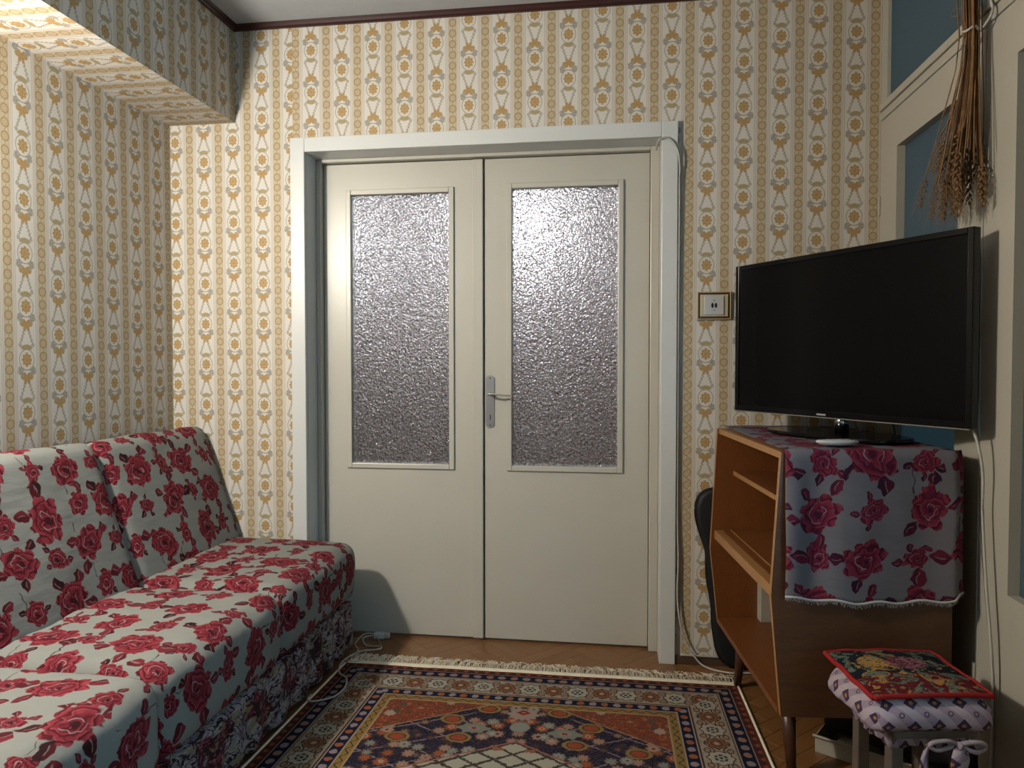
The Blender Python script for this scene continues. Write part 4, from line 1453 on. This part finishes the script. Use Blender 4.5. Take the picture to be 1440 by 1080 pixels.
# ------------------------------------------------------------------ things under the cabinet
ub = thing('flat_box', (2.215, -0.60, 0), 'pale flat cardboard box on the floor under the cabinet', 'box', -0.55)
boxes('tray', [(-0.22, 0.22, -0.15, 0.15, 0.0, 0.006), (-0.22, 0.22, -0.15, -0.146, 0.006, 0.052), (-0.22, 0.22, 0.146, 0.15, 0.006, 0.052), (-0.22, -0.216, -0.146, 0.146, 0.006, 0.052), (0.216, 0.22, -0.146, 0.146, 0.006, 0.052)], m_card, ub, local=True, bevel=0.001)
tube('rolled_rim', [(-0.225, -0.155, 0.052), (0.225, -0.155, 0.052), (0.225, 0.155, 0.052)], 0.004, m_card, ub, n=1, local=True)
bg2 = thing('folded_bag', (2.215, -0.60, 0.054), 'black folded bag lying in the flat box under the cabinet', 'bag', -0.55)
softbox('bag_body', (0, 0, 0.044), (0.205, 0.135, 0.042), 0.03, m_bag, bg2, n=(16, 14, 6), crown=(0, 0, 0.008), wr=0.012, wsc=(14, 14, 14), local=True)

# ------------------------------------------------------------------ cables
def cable(name, pts, r, mat, label, cat='cable', **k):
    o = tube(name, pts, r, mat, None, **k)
    return tag(o, label, cat)


cable('door_cable', [(1.497, 0.02, 2.020), (1.503, -0.022, 2.042), (1.518, -0.026, 2.052), (1.545, -0.026, 2.050), (1.572, -0.026, 2.015), (1.5845, -0.022, 1.96), (1.5855, -0.014, 1.85), (1.5845, -0.012, 1.2),
                       (1.5855, -0.012, 0.60), (1.590, -0.014, 0.42), (1.588, -0.016, 0.25), (1.610, -0.020, 0.12), (1.655, -0.030, 0.038), (1.70, -0.045, 0.006), (1.78, -0.082, 0.006), (1.88, -0.075, 0.006), (2.05, -0.12, 0.006)], 0.0038, m_cable,
      'white cable running down the right side of the door casing')
cable('wall_cable', [(1.60, -0.018, 0.0405), (1.75, -0.018, 0.0395), (1.95, -0.018, 0.0395)], 0.0032, m_cable, 'short white cable along the skirting behind the black case')
cable('television_cable', [(2.262, -0.835, 1.03), (2.275, -0.862, 0.99), (2.288, -0.872, 0.90), (2.291, -0.868, 0.80), (2.292, -0.890, 0.62), (2.298, -0.915, 0.42), (2.300, -0.915, 0.25), (2.300, -0.91, 0.006)], 0.0038, m_cable,
      'white television cable hanging between cabinet and glazed partition')
cable('thin_cable', [(2.3165, -0.775, 1.15), (2.3165, -0.790, 0.90), (2.3165, -0.800, 0.75), (2.3165, -0.840, 0.55), (2.3165, -0.890, 0.33), (2.3165, -0.892, 0.08), (2.3165, -0.89, 0.006)], 0.0016, m_cableg,
      'thin grey cable stuck on the glazed partition right of the television')
cable('rear_cable', [(2.20, -0.42, 1.045), (2.225, -0.42, 1.00), (2.228, -0.44, 0.955), (2.24, -0.36, 0.955)], 0.0022, m_blackm, 'short black cable behind the television stand')
pl = thing('power_plug', (0.345, 0.085, 0), 'white plug of the extension lead on the floor by the door', 'plug', 0.2)
box('plug_body', (-0.028, 0.022, -0.017, 0.017, 0.0, 0.028), m_whitep, pl, local=True, bevel=0.007, seg=3)
box('plug_cap', (0.020, 0.040, -0.012, 0.012, 0.002, 0.022), m_whitep, pl, local=True, bevel=0.004)
cable('extension_lead', [(0.320, 0.078, 0.016), (0.285, 0.040, 0.016), (0.315, -0.01, 0.005), (0.385, -0.02, 0.006), (0.375, -0.085, 0.018), (0.335, -0.10, 0.020), (0.300, -0.16, 0.020), (0.290, -0.235, 0.017), (0.315, -0.31, 0.016), (0.358, -0.35, 0.015), (0.38, -0.43, 0.015), (0.365, -0.50, 0.014), (0.315, -0.535, 0.013), (0.284, -0.53, 0.012), (0.280, -0.49, 0.012)],
      0.0030, m_cable, 'thin white lead curling over the rug corner beside the sofa')
cable('coiled_lead', [(0.318, 0.085, 0.020), (0.295, 0.02, 0.04), (0.285, -0.06, 0.03), (0.320, -0.12, 0.026), (0.300, -0.20, 0.024), (0.340, -0.215, 0.022), (0.372, -0.17, 0.022), (0.350, -0.11, 0.022), (0.392, -0.05, 0.010), (0.360, 0.03, 0.006), (0.335, 0.066, 0.012)],
      0.0022, m_cable, 'loosely coiled thin white lead between sofa and door')
